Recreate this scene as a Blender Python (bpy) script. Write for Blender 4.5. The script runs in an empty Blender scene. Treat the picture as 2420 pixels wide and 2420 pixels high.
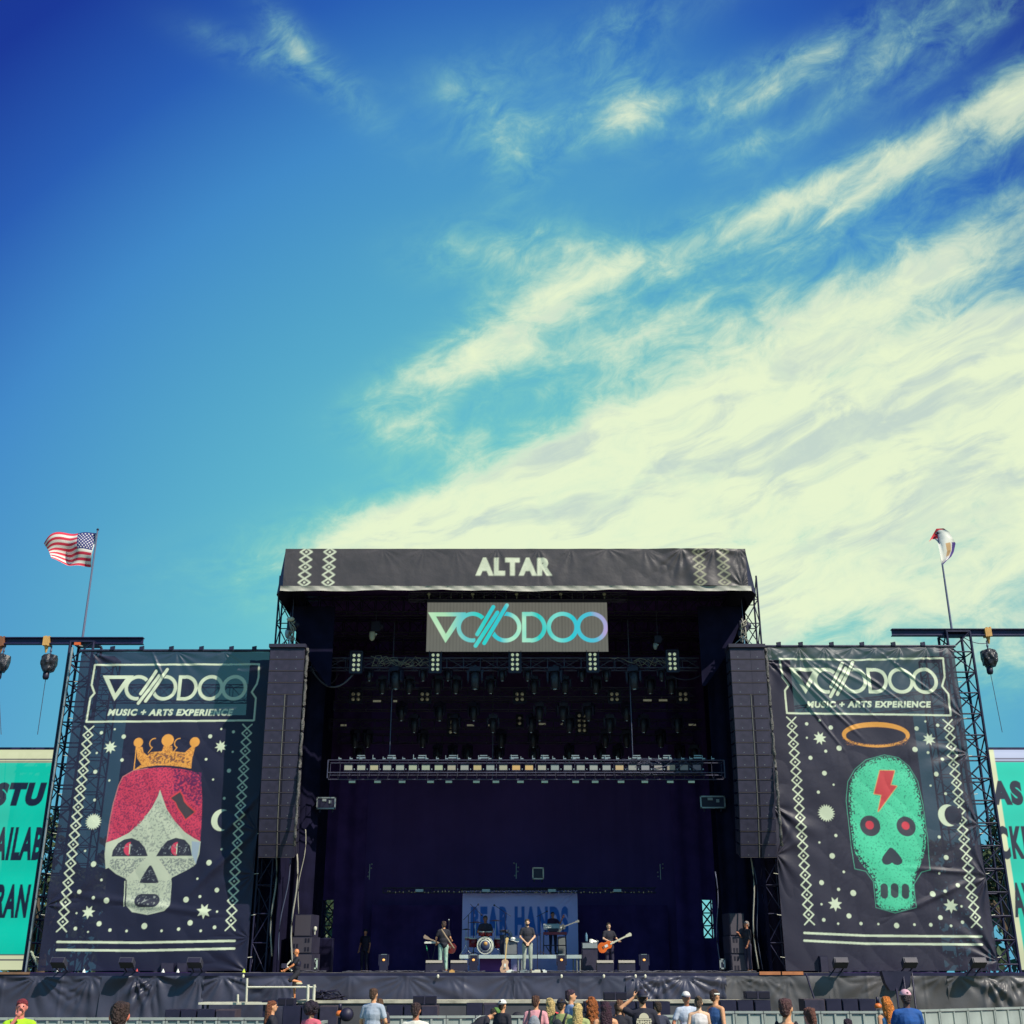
import bpy, bmesh, math, random
import numpy as np
from math import sin, cos, pi, radians, atan2, sqrt, tan
from mathutils import Vector, Matrix, noise as mnoise
random.seed(7); rng = np.random.default_rng(11)
S = bpy.context.scene; COL = S.collection
# ---------------------------------------------------------------- camera
FPX, PITCH, CZ = 2750.0, radians(21.62), 2.1
cam = bpy.data.objects.new('camera', bpy.data.cameras.new('camera')); COL.objects.link(cam)
cam.data.sensor_width = 36; cam.data.lens = FPX/2420*36
cam.data.clip_start = .1; cam.data.clip_end = 3000
cam.location = (0, 0, CZ); cam.rotation_euler = (radians(90)+PITCH, 0, 0)
S.camera = cam
S.view_settings.view_transform = 'Standard'; S.view_settings.look = 'None'
S.view_settings.exposure = 0; S.view_settings.gamma = 1; S.view_settings.use_curve_mapping = False
def ray(px, py):
    u = (px-1210)/FPX; v = (1210-py)/FPX
    return Vector((u, cos(PITCH)-v*sin(PITCH), sin(PITCH)+v*cos(PITCH)))
def at(px, py, D):                       # place measured on the photograph -> point of the upright plane D metres ahead
    r = ray(px, py); return Vector((r.x*D/r.y, D, CZ+r.z*D/r.y))
def X(px, py, D): return at(px, py, D).x
def Z(py, D): return at(1210, py, D).z
def azel(px, py):
    r = ray(px, py); return atan2(r.x, r.y), atan2(r.z, sqrt(r.x**2+r.y**2))
def lin(r, g, b):
    return tuple(((c/255)/12.92 if c/255 <= .04045 else ((c/255+.055)/1.055)**2.4) for c in (r, g, b))
# ---------------------------------------------------------------- sun
SUN = Vector((.70, -.66, 1.0)).normalized()
sd = bpy.data.lights.new('sun', 'SUN'); sd.energy = 4.6; sd.angle = radians(.5); sd.color = (1, .93, .80)
sun = bpy.data.objects.new('sun', sd); COL.objects.link(sun)
sun.rotation_euler = SUN.to_track_quat('Z', 'Y').to_euler(); sun.location = (60, -60, 90)
# ---------------------------------------------------------------- world
W = bpy.data.worlds.new('World'); S.world = W; W.use_nodes = True
nt = W.node_tree; N = nt.nodes; L = nt.links; N.clear()
def nd(t, **k):
    n = N.new(t)
    for a, b in k.items(): setattr(n, a, b)
    return n
def put(sock, v):
    if hasattr(v, 'links') or isinstance(v, bpy.types.NodeSocket): L.new(v, sock)
    else: sock.default_value = v
def M(op, a, b=0., c=0., clamp=False):
    n = nd('ShaderNodeMath', operation=op); n.use_clamp = clamp
    put(n.inputs[0], a); put(n.inputs[1], b)
    if op in ('MULTIPLY_ADD', 'COMPARE', 'WRAP'): put(n.inputs[2], c)
    return n.outputs[0]
def sstep(x, lo, hi):
    n = nd('ShaderNodeMapRange', interpolation_type='SMOOTHSTEP')
    put(n.inputs[0], x); n.inputs[1].default_value = lo; n.inputs[2].default_value = hi
    return n.outputs[0]
def mixc(f, a, b):
    n = nd('ShaderNodeMix', data_type='RGBA'); put(n.inputs[0], f)
    put(n.inputs[6], a if not isinstance(a, tuple) else (*a, 1)); put(n.inputs[7], b if not isinstance(b, tuple) else (*b, 1))
    return n.outputs[2]
tc = nd('ShaderNodeTexCoord'); sep = nd('ShaderNodeSeparateXYZ'); L.new(tc.outputs['Generated'], sep.inputs[0])
dx, dy, dz = sep.outputs
DEG = 180/pi
az = M('MULTIPLY', M('ARCTAN2', dx, dy), DEG)
el = M('MULTIPLY', M('ARCSINE', dz), DEG)
aab = M('ABSOLUTE', az)
azc = M('MULTIPLY', M('MINIMUM', M('MINIMUM', aab, 45.), M('MAXIMUM', M('MULTIPLY_ADD', aab, -.6, 81.), 26.)), M('SIGN', az))
elc = M('MAXIMUM', el, -5.)
dist = M('SQRT', M('ADD', M('POWER', M('ABSOLUTE', M('SUBTRACT', elc, 9.)), 2.), M('POWER', M('ABSOLUTE', M('MULTIPLY', M('ADD', azc, -1.), 1.05)), 2.)))
rampn = nd('ShaderNodeValToRGB'); L.new(M('DIVIDE', dist, 60.), rampn.inputs[0])
cr = rampn.color_ramp
stops = [(0, (124, 220, 216)), (9, (116, 212, 216)), (17, (98, 192, 209)), (25, (80, 167, 206)), (32, (62, 140, 205)), (38, (32, 92, 184)), (44, (7, 48, 154)), (58, (3, 36, 132))]
while len(cr.elements) < len(stops): cr.elements.new(.5)
for e, (p, c) in zip(cr.elements, stops): e.position = p/60; e.color = (*lin(*c), 1)
sky = nd('ShaderNodeTexSky', sky_type='NISHITA'); sky.sun_disc = False
sky.sun_elevation = math.asin(SUN.z); sky.sun_rotation = atan2(SUN.x, SUN.y)
skyc = nd('ShaderNodeMix', data_type='RGBA', blend_type='MULTIPLY'); skyc.inputs[0].default_value = 1
L.new(sky.outputs[0], skyc.inputs[6]); skyc.inputs[7].default_value = (.1, .1, .1, 1)
blue = mixc(.9, skyc.outputs[2], rampn.outputs[0])
# cirrus: streaks along a slanted axis of the sky
TH = radians(15)
s_ = M('ADD', M('MULTIPLY', az, cos(TH)), M('MULTIPLY', el, sin(TH)))
t_ = M('SUBTRACT', M('MULTIPLY', el, cos(TH)), M('MULTIPLY', az, sin(TH)))
def noisef(a, b, off, detail=8., rough=.6, dist_=0., ws=None):
    cb = nd('ShaderNodeCombineXYZ'); put(cb.inputs[0], M('MULTIPLY_ADD', s_, a, off)); put(cb.inputs[1], M('MULTIPLY_ADD', t_, b, off*.7)); cb.inputs[2].default_value = off
    v = cb.outputs[0]
    if ws is not None:
        vm = nd('ShaderNodeVectorMath', operation='MULTIPLY_ADD'); L.new(ws, vm.inputs[0]); vm.inputs[1].default_value = (1.5, 1.5, 1.5); L.new(v, vm.inputs[2]); v = vm.outputs[0]
    n = nd('ShaderNodeTexNoise'); n.inputs['Scale'].default_value = 1; n.inputs['Detail'].default_value = detail
    n.inputs['Roughness'].default_value = rough; n.inputs['Distortion'].default_value = dist_; L.new(v, n.inputs['Vector'])
    return n
warp = noisef(.12, .2, 3.1, 2.).outputs['Color']
n1 = noisef(.14, .36, 11.7, 8., .62, .35, warp).outputs[0]
n2 = noisef(.42, .75, 5.3, 6., .68, .5, warp).outputs[0]
n3 = noisef(.13, .52, 23.0, 6., .6, .3, warp).outputs[0]
K = 1.2526*DEG/FPX
blobs = [(1150, 850, 300, 72, -14, 1.1), (1500, 790, 430, 90, -12, 1.25), (1850, 720, 340, 95, -12, 1.15), (1300, 940, 440, 80, -8, 1.2), (1800, 890, 420, 110, -10, 1.15), (1650, 1060, 700, 110, -4, .98), (860, 990, 230, 44, -8, 1.1), (1000, 1060, 420, 60, -4, .95), (1800, 1200, 600, 110, 0, .62),
 (910, 665, 190, 58, -28, .66), (820, 700, 100, 34, -12, .5), (930, 470, 150, 56, -4, .5), (1060, 560, 150, 56, -20, .34), (1250, 480, 280, 52, -10, .34), (780, 815, 120, 44, 4, .5), (1120, 640, 280, 66, -15, .34), (1700, 545, 380, 56, -16, .5), (1450, 600, 340, 80, -14, .46), (1250, 640, 200, 50, -10, .4),
 (1400, 425, 220, 30, -14, .42), (1700, 310, 240, 32, -21, .72), (1930, 200, 170, 36, -26, .86), (1395, 285, 54, 20, -14, .55), (1570, 340, 190, 26, -12, .42), (1880, 400, 160, 36, -20, .34),
 (1280, 190, 240, 36, -8, .46), (1500, 140, 200, 30, -18, .46), (1720, 70, 260, 32, -22, .46), (1180, 150, 70, 90, 20, .32), (1900, 0, 200, 30, -22, .44),
 (555, 85, 60, 26, 35, .34), (600, 125, 130, 36, 28, .32), (470, 100, 110, 30, 6, .32), (940, 250, 90, 50, 30, .30), (970, 320, 40, 50, 20, .26), (1200, 40, 300, 50, -10, .22), (950, 230, 220, 110, 0, .16)]
mask = 0.
pos = nd('ShaderNodeCombineXYZ'); L.new(az, pos.inputs[0]); L.new(el, pos.inputs[1])
for cx, cy, rx, ry, rot, amp in blobs:
    a0, e0 = azel(cx*1.2526, cy*1.2526); a0 *= DEG; e0 *= DEG; cs = cos(radians(e0))
    mp = nd('ShaderNodeMapping', vector_type='TEXTURE'); L.new(pos.outputs[0], mp.inputs['Vector'])
    mp.inputs['Location'].default_value = (a0, e0, 0); mp.inputs['Rotation'].default_value = (0, 0, radians(-rot))
    mp.inputs['Scale'].default_value = (rx*K/(1-(1-cs)*cos(radians(rot))), ry*K, 1)
    vd = nd('ShaderNodeVectorMath', operation='DOT_PRODUCT'); L.new(mp.outputs[0], vd.inputs[0]); L.new(mp.outputs[0], vd.inputs[1])
    mask = M('MULTIPLY_ADD', M('POWER', .449, vd.outputs['Value']), amp, mask)
mask = M('MINIMUM', mask, 1.35)
outside = sstep(M('ABSOLUTE', az), 30., 42.)          # the same broken cirrus carries on all round
mask = M('MULTIPLY_ADD', outside, .3, mask)
fld = M('ADD', M('MULTIPLY', n1, .55), M('MULTIPLY', n2, .45))
dens = M('ADD', mask, M('MULTIPLY', M('SUBTRACT', fld, .52), M('MULTIPLY', sstep(mask, .0, .45), 2.5)))
alpha = M('POWER', sstep(dens, -.02, 1.4), .85)
thick = sstep(dens, .75, 1.5)
shade = M('MULTIPLY', sstep(n3, .47, .64), thick)
ccol = mixc(sstep(dens, .3, 1.1), lin(150, 222, 188), lin(234, 246, 208))
ccol = mixc(M('MULTIPLY', shade, .58), ccol, lin(166, 190, 202))
sk = mixc(M('MULTIPLY', alpha, .97), blue, ccol)
bg = nd('ShaderNodeBackground'); L.new(sk, bg.inputs[0]); bg.inputs[1].default_value = 1.0
wo = nd('ShaderNodeOutputWorld'); L.new(bg.outputs[0], wo.inputs[0])
# ---------------------------------------------------------------- materials
_m = {}
def mat(name, col, rough=.6, metal=0., bump=0., bscale=8., var=0., vscale=3., emit=0., spec=.5, attr=False, sheer=0., emitcol=None, sheen=0.):
    if name in _m: return _m[name]
    m = bpy.data.materials.new(name); m.use_nodes = True; t = m.node_tree; n = t.nodes; l = t.links
    b = n['Principled BSDF']; b.inputs['Base Color'].default_value = (*col[:3], 1); b.inputs['Roughness'].default_value = rough
    b.inputs['Metallic'].default_value = metal; b.inputs['Specular IOR Level'].default_value = spec
    if sheen: b.inputs['Sheen Weight'].default_value = sheen
    tcn = n.new('ShaderNodeTexCoord'); src = None
    if attr:
        a = n.new('ShaderNodeAttribute'); a.attribute_name = 'Col'; src = a.outputs['Color']
    if var:
        no = n.new('ShaderNodeTexNoise'); no.inputs['Scale'].default_value = vscale; no.inputs['Detail'].default_value = 5; l.new(tcn.outputs['Object'], no.inputs['Vector'])
        r = n.new('ShaderNodeMapRange'); l.new(no.outputs[0], r.inputs[0]); r.inputs[1].default_value = .3; r.inputs[2].default_value = .7; r.inputs[3].default_value = 1-var; r.inputs[4].default_value = 1+var
        mx = n.new('ShaderNodeVectorMath'); mx.operation = 'SCALE'
        if src: l.new(src, mx.inputs[0])
        else: mx.inputs[0].default_value = col[:3]
        l.new(r.outputs[0], mx.inputs['Scale']); src = mx.outputs[0]
        r2 = n.new('ShaderNodeMapRange'); l.new(no.outputs[0], r2.inputs[0]); r2.inputs[3].default_value = max(.02, rough-.12); r2.inputs[4].default_value = min(1, rough+.12); l.new(r2.outputs[0], b.inputs['Roughness'])
    if src: l.new(src, b.inputs['Base Color'])
    if bump:
        no = n.new('ShaderNodeTexNoise'); no.inputs['Scale'].default_value = bscale; no.inputs['Detail'].default_value = 6; l.new(tcn.outputs['Object'], no.inputs['Vector'])
        bp = n.new('ShaderNodeBump'); bp.inputs['Strength'].default_value = min(1, bump); bp.inputs['Distance'].default_value = .05; l.new(no.outputs[0], bp.inputs['Height']); l.new(bp.outputs[0], b.inputs['Normal'])
    if emit:
        if attr: l.new(src, b.inputs['Emission Color'])
        else: b.inputs['Emission Color'].default_value = (*(emitcol or col)[:3], 1)
        b.inputs['Emission Strength'].default_value = emit
    if sheer:                                            # woven scrim: see-through between printed yarns
        a = n.new('ShaderNodeAttribute'); a.attribute_name = 'Sheer'
        tr = n.new('ShaderNodeBsdfTransparent'); ms = n.new('ShaderNodeMixShader'); l.new(a.outputs['Fac'], ms.inputs[0])
        l.new(b.outputs[0], ms.inputs[1]); l.new(tr.outputs[0], ms.inputs[2]); l.new(ms.outputs[0], n['Material Output'].inputs[0])
    _m[name] = m; return m
NAVY = (.016, .014, .060)
m_black = mat('black_painted_steel', (.020, .018, .055), .45, var=.3)
m_chord = mat('worn_black_truss_steel', (.035, .034, .07), .4, var=.4, vscale=6)
m_alu = mat('bare_aluminium', (.42, .44, .43), .35, .6, var=.15)
m_drape = mat('black_drape_lifted', (.085, .040, .17), .95, var=.25, vscale=1.2, spec=.1)  # black drape, colour lifted to stand in for light inside the stage
m_dark = mat('black_plastic', (.018, .016, .045), .5, var=.2)
m_cab = mat('black_cabinet_paint', (.028, .025, .052), .6, var=.18, vscale=2)
m_legs = mat('black_drape_darkened', (.012, .011, .034), .95, var=.3, vscale=2, spec=.1)  # same black drape, colour darkened to offset direct sun
m_tarpg = mat('greyer_vinyl_tarp', (.115, .108, .112), .42, var=.3, vscale=.7, bump=.3, bscale=2)  # greyer tarp for the right-hand skirt panels
m_grille = mat('perforated_steel_grille', (.036, .031, .062), .55, var=.2, vscale=5, bump=.15, bscale=120)
m_slot = mat('recessed_waveguide_black', (.006, .005, .02), .7)
m_tarp = mat('black_vinyl_tarp', (.056, .058, .095), .42, var=.25, vscale=.8, bump=.25, bscale=2.2)
m_tarpw = mat('pale_tarp_hem', (.50, .48, .40), .55, var=.25, vscale=2, bump=.3, bscale=5)
m_print = mat('printed_mesh_banner', (1, 1, 1), .5, attr=True, sheer=1, bump=.12, bscale=5)
m_fascia = mat('printed_roof_tarp', (1, 1, 1), .45, attr=True, bump=.3, bscale=3.5, var=.12, vscale=1.5)
m_cream = mat('cream_plastic', (.72, .70, .56), .5, var=.1)
m_wire = mat('grey_wire_rope', (.12, .13, .2), .5, .4)
m_cable = mat('black_cable', (.03, .028, .055), .5)
m_rope = mat('pale_rope', (.38, .36, .30), .8)
m_ibeam = mat('dark_blue_steel_beam', (.022, .017, .075), .5, var=.3)
m_straps = mat('amber_strap', (.75, .42, .13), .7, var=.2)
m_orange = mat('orange_paint', (.85, .16, .04), .5)
m_red = mat('red_paint', (.6, .05, .05), .5)
m_skin = mat('sunlit_skin', (.76, .38, .20), .55, var=.12, vscale=9)
m_skin2 = mat('tanned_skin', (.50, .20, .11), .55, var=.12, vscale=9)
m_skin3 = mat('pale_skin', (.82, .50, .32), .55, var=.1, vscale=9)
m_lamp = mat('lit_lamp_lens', (.75, .78, .55), .3, emit=.34, emitcol=(.80, .95, .62))
m_lampd = mat('unlit_lamp_reflector', (.55, .52, .36), .25, .5, emit=.06)
m_chrome = mat('chrome', (.6, .62, .6), .2, .9)
m_white = mat('white_plastic', (.80, .82, .74), .4)
m_ground = mat('trodden_grass', (.10, .11, .05), .95, var=.5, vscale=.6, bump=.5, bscale=12)
m_grey = mat('galvanised_sheet', (.36, .40, .40), .42, .25, var=.28, vscale=1.1, bump=.08, bscale=3)
m_barr = mat('pale_scuffed_aluminium', (.42, .46, .43), .5, .1, var=.22, vscale=1.3)
m_wood = mat('maple_wood', (.62, .38, .14), .4, var=.2, vscale=14)
def fab(name, col, **k):
    k.setdefault('rough', .85); k.setdefault('var', .18); k.setdefault('vscale', 7); k.setdefault('bump', .25); k.setdefault('bscale', 14)
    return mat(name, col, **k)
# ---------------------------------------------------------------- object helpers
def tag(o, label=None, cat=None, group=None, kind=None):
    if label: o['label'] = label
    if cat: o['category'] = cat
    if group: o['group'] = group
    if kind: o['kind'] = kind
    return o
def thing(name, label, cat, loc=(0, 0, 0), rz=0, group=None):
    o = bpy.data.objects.new(name, None); COL.objects.link(o); o.empty_display_size = .2
    o.location = loc; o.rotation_euler = (0, 0, rz); return tag(o, label, cat, group)
ORD = ['', 'first', 'second', 'third', 'fourth', 'fifth', 'sixth', 'seventh', 'eighth', 'ninth', 'tenth', 'eleventh', 'twelfth', 'thirteenth', 'fourteenth', 'fifteenth', 'sixteenth', 'seventeenth', 'eighteenth', 'nineteenth', 'twentieth', 'twenty-first', 'twenty-second', 'twenty-third', 'twenty-fourth', 'twenty-fifth', 'twenty-sixth', 'twenty-seventh', 'twenty-eighth', 'twenty-ninth', 'thirtieth', 'thirty-first', 'thirty-second', 'thirty-third', 'thirty-fourth', 'thirty-fifth']
def dup(root, loc=None, rz=None, label=None, parent=None):
    kids = {}
    for o in bpy.data.objects:
        if o.parent: kids.setdefault(o.parent.name, []).append(o)
    def rec(o, par):
        c = o.copy(); COL.objects.link(c); c.parent = par
        for k in kids.get(o.name, []): rec(k, c)
        return c
    r = rec(root, parent)
    if loc is not None: r.location = loc
    if rz is not None: r.rotation_euler = (0, 0, rz)
    if label: r['label'] = label
    return r
class MB:
    def __init__(s): s.v = []; s.f = []; s.sm = []
    def add(s, vs, fs, smooth=False):
        k = len(s.v); s.v += [tuple(v) for v in vs]; s.f += [tuple(i+k for i in f) for f in fs]; s.sm += [smooth]*len(fs); return s
    def box(s, c, d, rz=0, rx=0, taper=1.):
        c = Vector(c); R = Matrix.Rotation(rz, 3, 'Z') @ Matrix.Rotation(rx, 3, 'X'); vs = []
        for z in (-.5, .5):
            t = taper if z > 0 else 1
            for x, y in ((-.5, -.5), (.5, -.5), (.5, .5), (-.5, .5)): vs.append(c+R @ Vector((x*d[0]*t, y*d[1]*t, z*d[2])))
        return s.add(vs, [(0, 3, 2, 1), (4, 5, 6, 7), (0, 1, 5, 4), (1, 2, 6, 5), (2, 3, 7, 6), (3, 0, 4, 7)])
    def cone(s, a, b, r0, r1=None, n=6, caps=True, smooth=True):
        a = Vector(a); b = Vector(b); r1 = r0 if r1 is None else r1; d = b-a
        if d.length < 1e-6: return s
        q = d.to_track_quat('Z', 'Y'); vs = []
        for p, r in ((a, r0), (b, r1)):
            for i in range(n): vs.append(p+q @ Vector((r*cos(2*pi*i/n), r*sin(2*pi*i/n), 0)))
        s.add(vs, [(i, (i+1) % n, n+(i+1) % n, n+i) for i in range(n)], smooth)
        if caps: s.add(vs, [tuple(range(n))[::-1], tuple(range(n, 2*n))])
        return s
    def path(s, pts, r, n=5):
        pts = [Vector(p) for p in pts]; rings = []
        for i, p in enumerate(pts):
            d = (pts[min(i+1, len(pts)-1)]-pts[max(i-1, 0)]); q = d.to_track_quat('Z', 'Y'); rr = r[i] if isinstance(r, (list, tuple)) else r
            rings += [p+q @ Vector((rr*cos(2*pi*k/n), rr*sin(2*pi*k/n), 0)) for k in range(n)]
        m = len(pts)
        return s.add(rings, [(i*n+k, i*n+(k+1) % n, (i+1)*n+(k+1) % n, (i+1)*n+k) for i in range(m-1) for k in range(n)]+[tuple(range(n))[::-1], tuple(range((m-1)*n, m*n))], True)
    def ell(s, c, r, nu=10, nv=7, R=None, z0=-1., z1=1.):
        c = Vector(c); r = (r, r, r) if not hasattr(r, '__len__') else r; vs = []
        t0, t1 = math.asin(z0), math.asin(z1)
        for j in range(nv+1):
            t = t0+(t1-t0)*j/nv
            for i in range(nu):
                p = Vector((r[0]*cos(t)*cos(2*pi*i/nu), r[1]*cos(t)*sin(2*pi*i/nu), r[2]*sin(t)))
                vs.append(c+(R @ p if R else p))
        return s.add(vs, [(j*nu+i, j*nu+(i+1) % nu, (j+1)*nu+(i+1) % nu, (j+1)*nu+i) for j in range(nv) for i in range(nu)]+[tuple(range(nu))[::-1], tuple(range(nv*nu, (nv+1)*nu))], True)
    def prism(s, pts, a, b, axis='y'):       # outline in (x,z) [axis y] or (y,z) [axis x] or (x,y) [axis z]
        n = len(pts); vs = []
        for d in (a, b):
            for p, q in pts: vs.append((p, d, q) if axis == 'y' else (d, p, q) if axis == 'x' else (p, q, d))
        return s.add(vs, [tuple(range(n)), tuple(range(n, 2*n))[::-1]]+[(i, n+i, n+(i+1) % n, (i+1) % n) for i in range(n)])
    def lathe(s, prof, n=16, c=(0, 0, 0), axis='z'):
        vs = []
        for r, h in prof:
            for i in range(n):
                a = 2*pi*i/n; p = (r*cos(a), r*sin(a), h) if axis == 'z' else (r*cos(a), h, r*sin(a)); vs.append((p[0]+c[0], p[1]+c[1], p[2]+c[2]))
        m = len(prof)
        return s.add(vs, [(j*n+i, j*n+(i+1) % n, (j+1)*n+(i+1) % n, (j+1)*n+i) for j in range(m-1) for i in range(n)]+[tuple(range(n))[::-1], tuple(range((m-1)*n, m*n))], True)
    def build(s, name, m, parent=None):
        me = bpy.data.meshes.new(name); me.from_pydata(s.v, [], s.f)
        me.polygons.foreach_set('use_smooth', s.sm)
        if isinstance(m, bpy.types.Material): me.materials.append(m)
        bm = bmesh.new(); bm.from_mesh(me); bmesh.ops.recalc_face_normals(bm, faces=bm.faces); bm.to_mesh(me); bm.free()
        o = bpy.data.objects.new(name, me); COL.objects.link(o)
        if parent: o.parent = parent
        return o
def fast_mesh(name, P, quads, m, parent=None, col=None, sheer=None, smooth=True):
    me = bpy.data.meshes.new(name); nq = len(quads)
    me.vertices.add(len(P)); me.vertices.foreach_set('co', np.asarray(P, np.float32).ravel())
    me.loops.add(nq*4); me.polygons.add(nq); me.loops.foreach_set('vertex_index', np.asarray(quads, np.int32).ravel())
    me.polygons.foreach_set('loop_start', np.arange(0, nq*4, 4, dtype=np.int32)); me.polygons.foreach_set('loop_total', np.full(nq, 4, np.int32))
    me.polygons.foreach_set('use_smooth', np.full(nq, smooth)); me.update(calc_edges=True)
    if col is not None:
        a = me.color_attributes.new('Col', 'FLOAT_COLOR', 'POINT'); c4 = np.ones((len(P), 4), np.float32); c4[:, :3] = col; a.data.foreach_set('color', c4.ravel())
    if sheer is not None:
        a = me.attributes.new('Sheer', 'FLOAT', 'POINT'); a.data.foreach_set('value', np.asarray(sheer, np.float32).ravel())
    me.materials.append(m); o = bpy.data.objects.new(name, me); COL.objects.link(o)
    if parent: o.parent = parent
    return o
def sheet(name, x0, x1, z0, z1, step, yf, m, parent=None, col=None, sheer=None, y=0., lower=None):
    nx = max(2, int(round((x1-x0)/step))+1); nz = max(2, int(round((z1-z0)/step))+1)
    if col is not None: nz, nx = col.shape[:2]
    A, B = np.meshgrid(np.linspace(x0, x1, nx), np.linspace(z0, z1, nz))
    Y = y+yf(A, B); P = np.stack([A, Y, B], -1).reshape(-1, 3)
    i = np.arange(nz-1)[:, None]*nx+np.arange(nx-1)[None]; q = np.stack([i, i+1, i+nx+1, i+nx], -1).reshape(-1, 4)
    return fast_mesh(name, P, q, m, parent, None if col is None else col.reshape(-1, 3), None if sheer is None else sheer.ravel())
def fbm(shape, cells, octs=4, seed=0, asp=1.):
    r = np.random.default_rng(seed); out = np.zeros(shape); amp = 1.; tot = 0
    for o in range(octs):
        ny = max(2, int(cells*2**o))+1; nx = max(2, int(cells*asp*2**o))+1; g = r.random((ny+1, nx+1))
        yy = np.linspace(0, ny-1e-3, shape[0]); xx = np.linspace(0, nx-1e-3, shape[1]); yi = yy.astype(int); xi = xx.astype(int)
        fy = (yy-yi); fx = (xx-xi); fy = (fy*fy*(3-2*fy))[:, None]; fx = (fx*fx*(3-2*fx))[None]
        a = g[yi][:, xi]; b = g[yi][:, xi+1]; c = g[yi+1][:, xi]; d = g[yi+1][:, xi+1]
        out += amp*((a*(1-fx)+b*fx)*(1-fy)+(c*(1-fx)+d*fx)*fy); tot += amp; amp *= .55
    return out/tot
def folds(points, amp=.05, n=7, reach=1.6, base=.02, seed=0):     # tarp pulled from fixing points: creases radiate from each
    r = random.Random(seed); pr = [(x, z, r.uniform(0, 6), r.uniform(.4, 1.2), n*r.uniform(.55, 1.1), r.uniform(.6, 1.3), r.uniform(1, 2.2)) for x, z in points]
    def f(A, B):
        Y = base*np.sin(A*1.7+seed)*np.sin(B*1.3+1+seed)+base*.5*np.sin(A*4.1+B*3.3+seed)
        for x, z, ph, am, nn_, rs_, wv in pr:
            dx_ = A-x; dz_ = B-z; rr = np.sqrt(dx_**2+dz_**2)+1e-3; th = np.arctan2(dx_, -dz_)
            Y = Y+amp*am*np.exp(-(rr/(reach*rs_))**2*(1+.8*np.sin(th*1.7+ph)))*np.minimum(1, rr/.25)*np.abs(np.sin(nn_*th+ph+1.3*np.sin(2.3*th+wv*ph)+.5*np.sin(rr*2)))**2.2
        return Y
    return f
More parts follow.
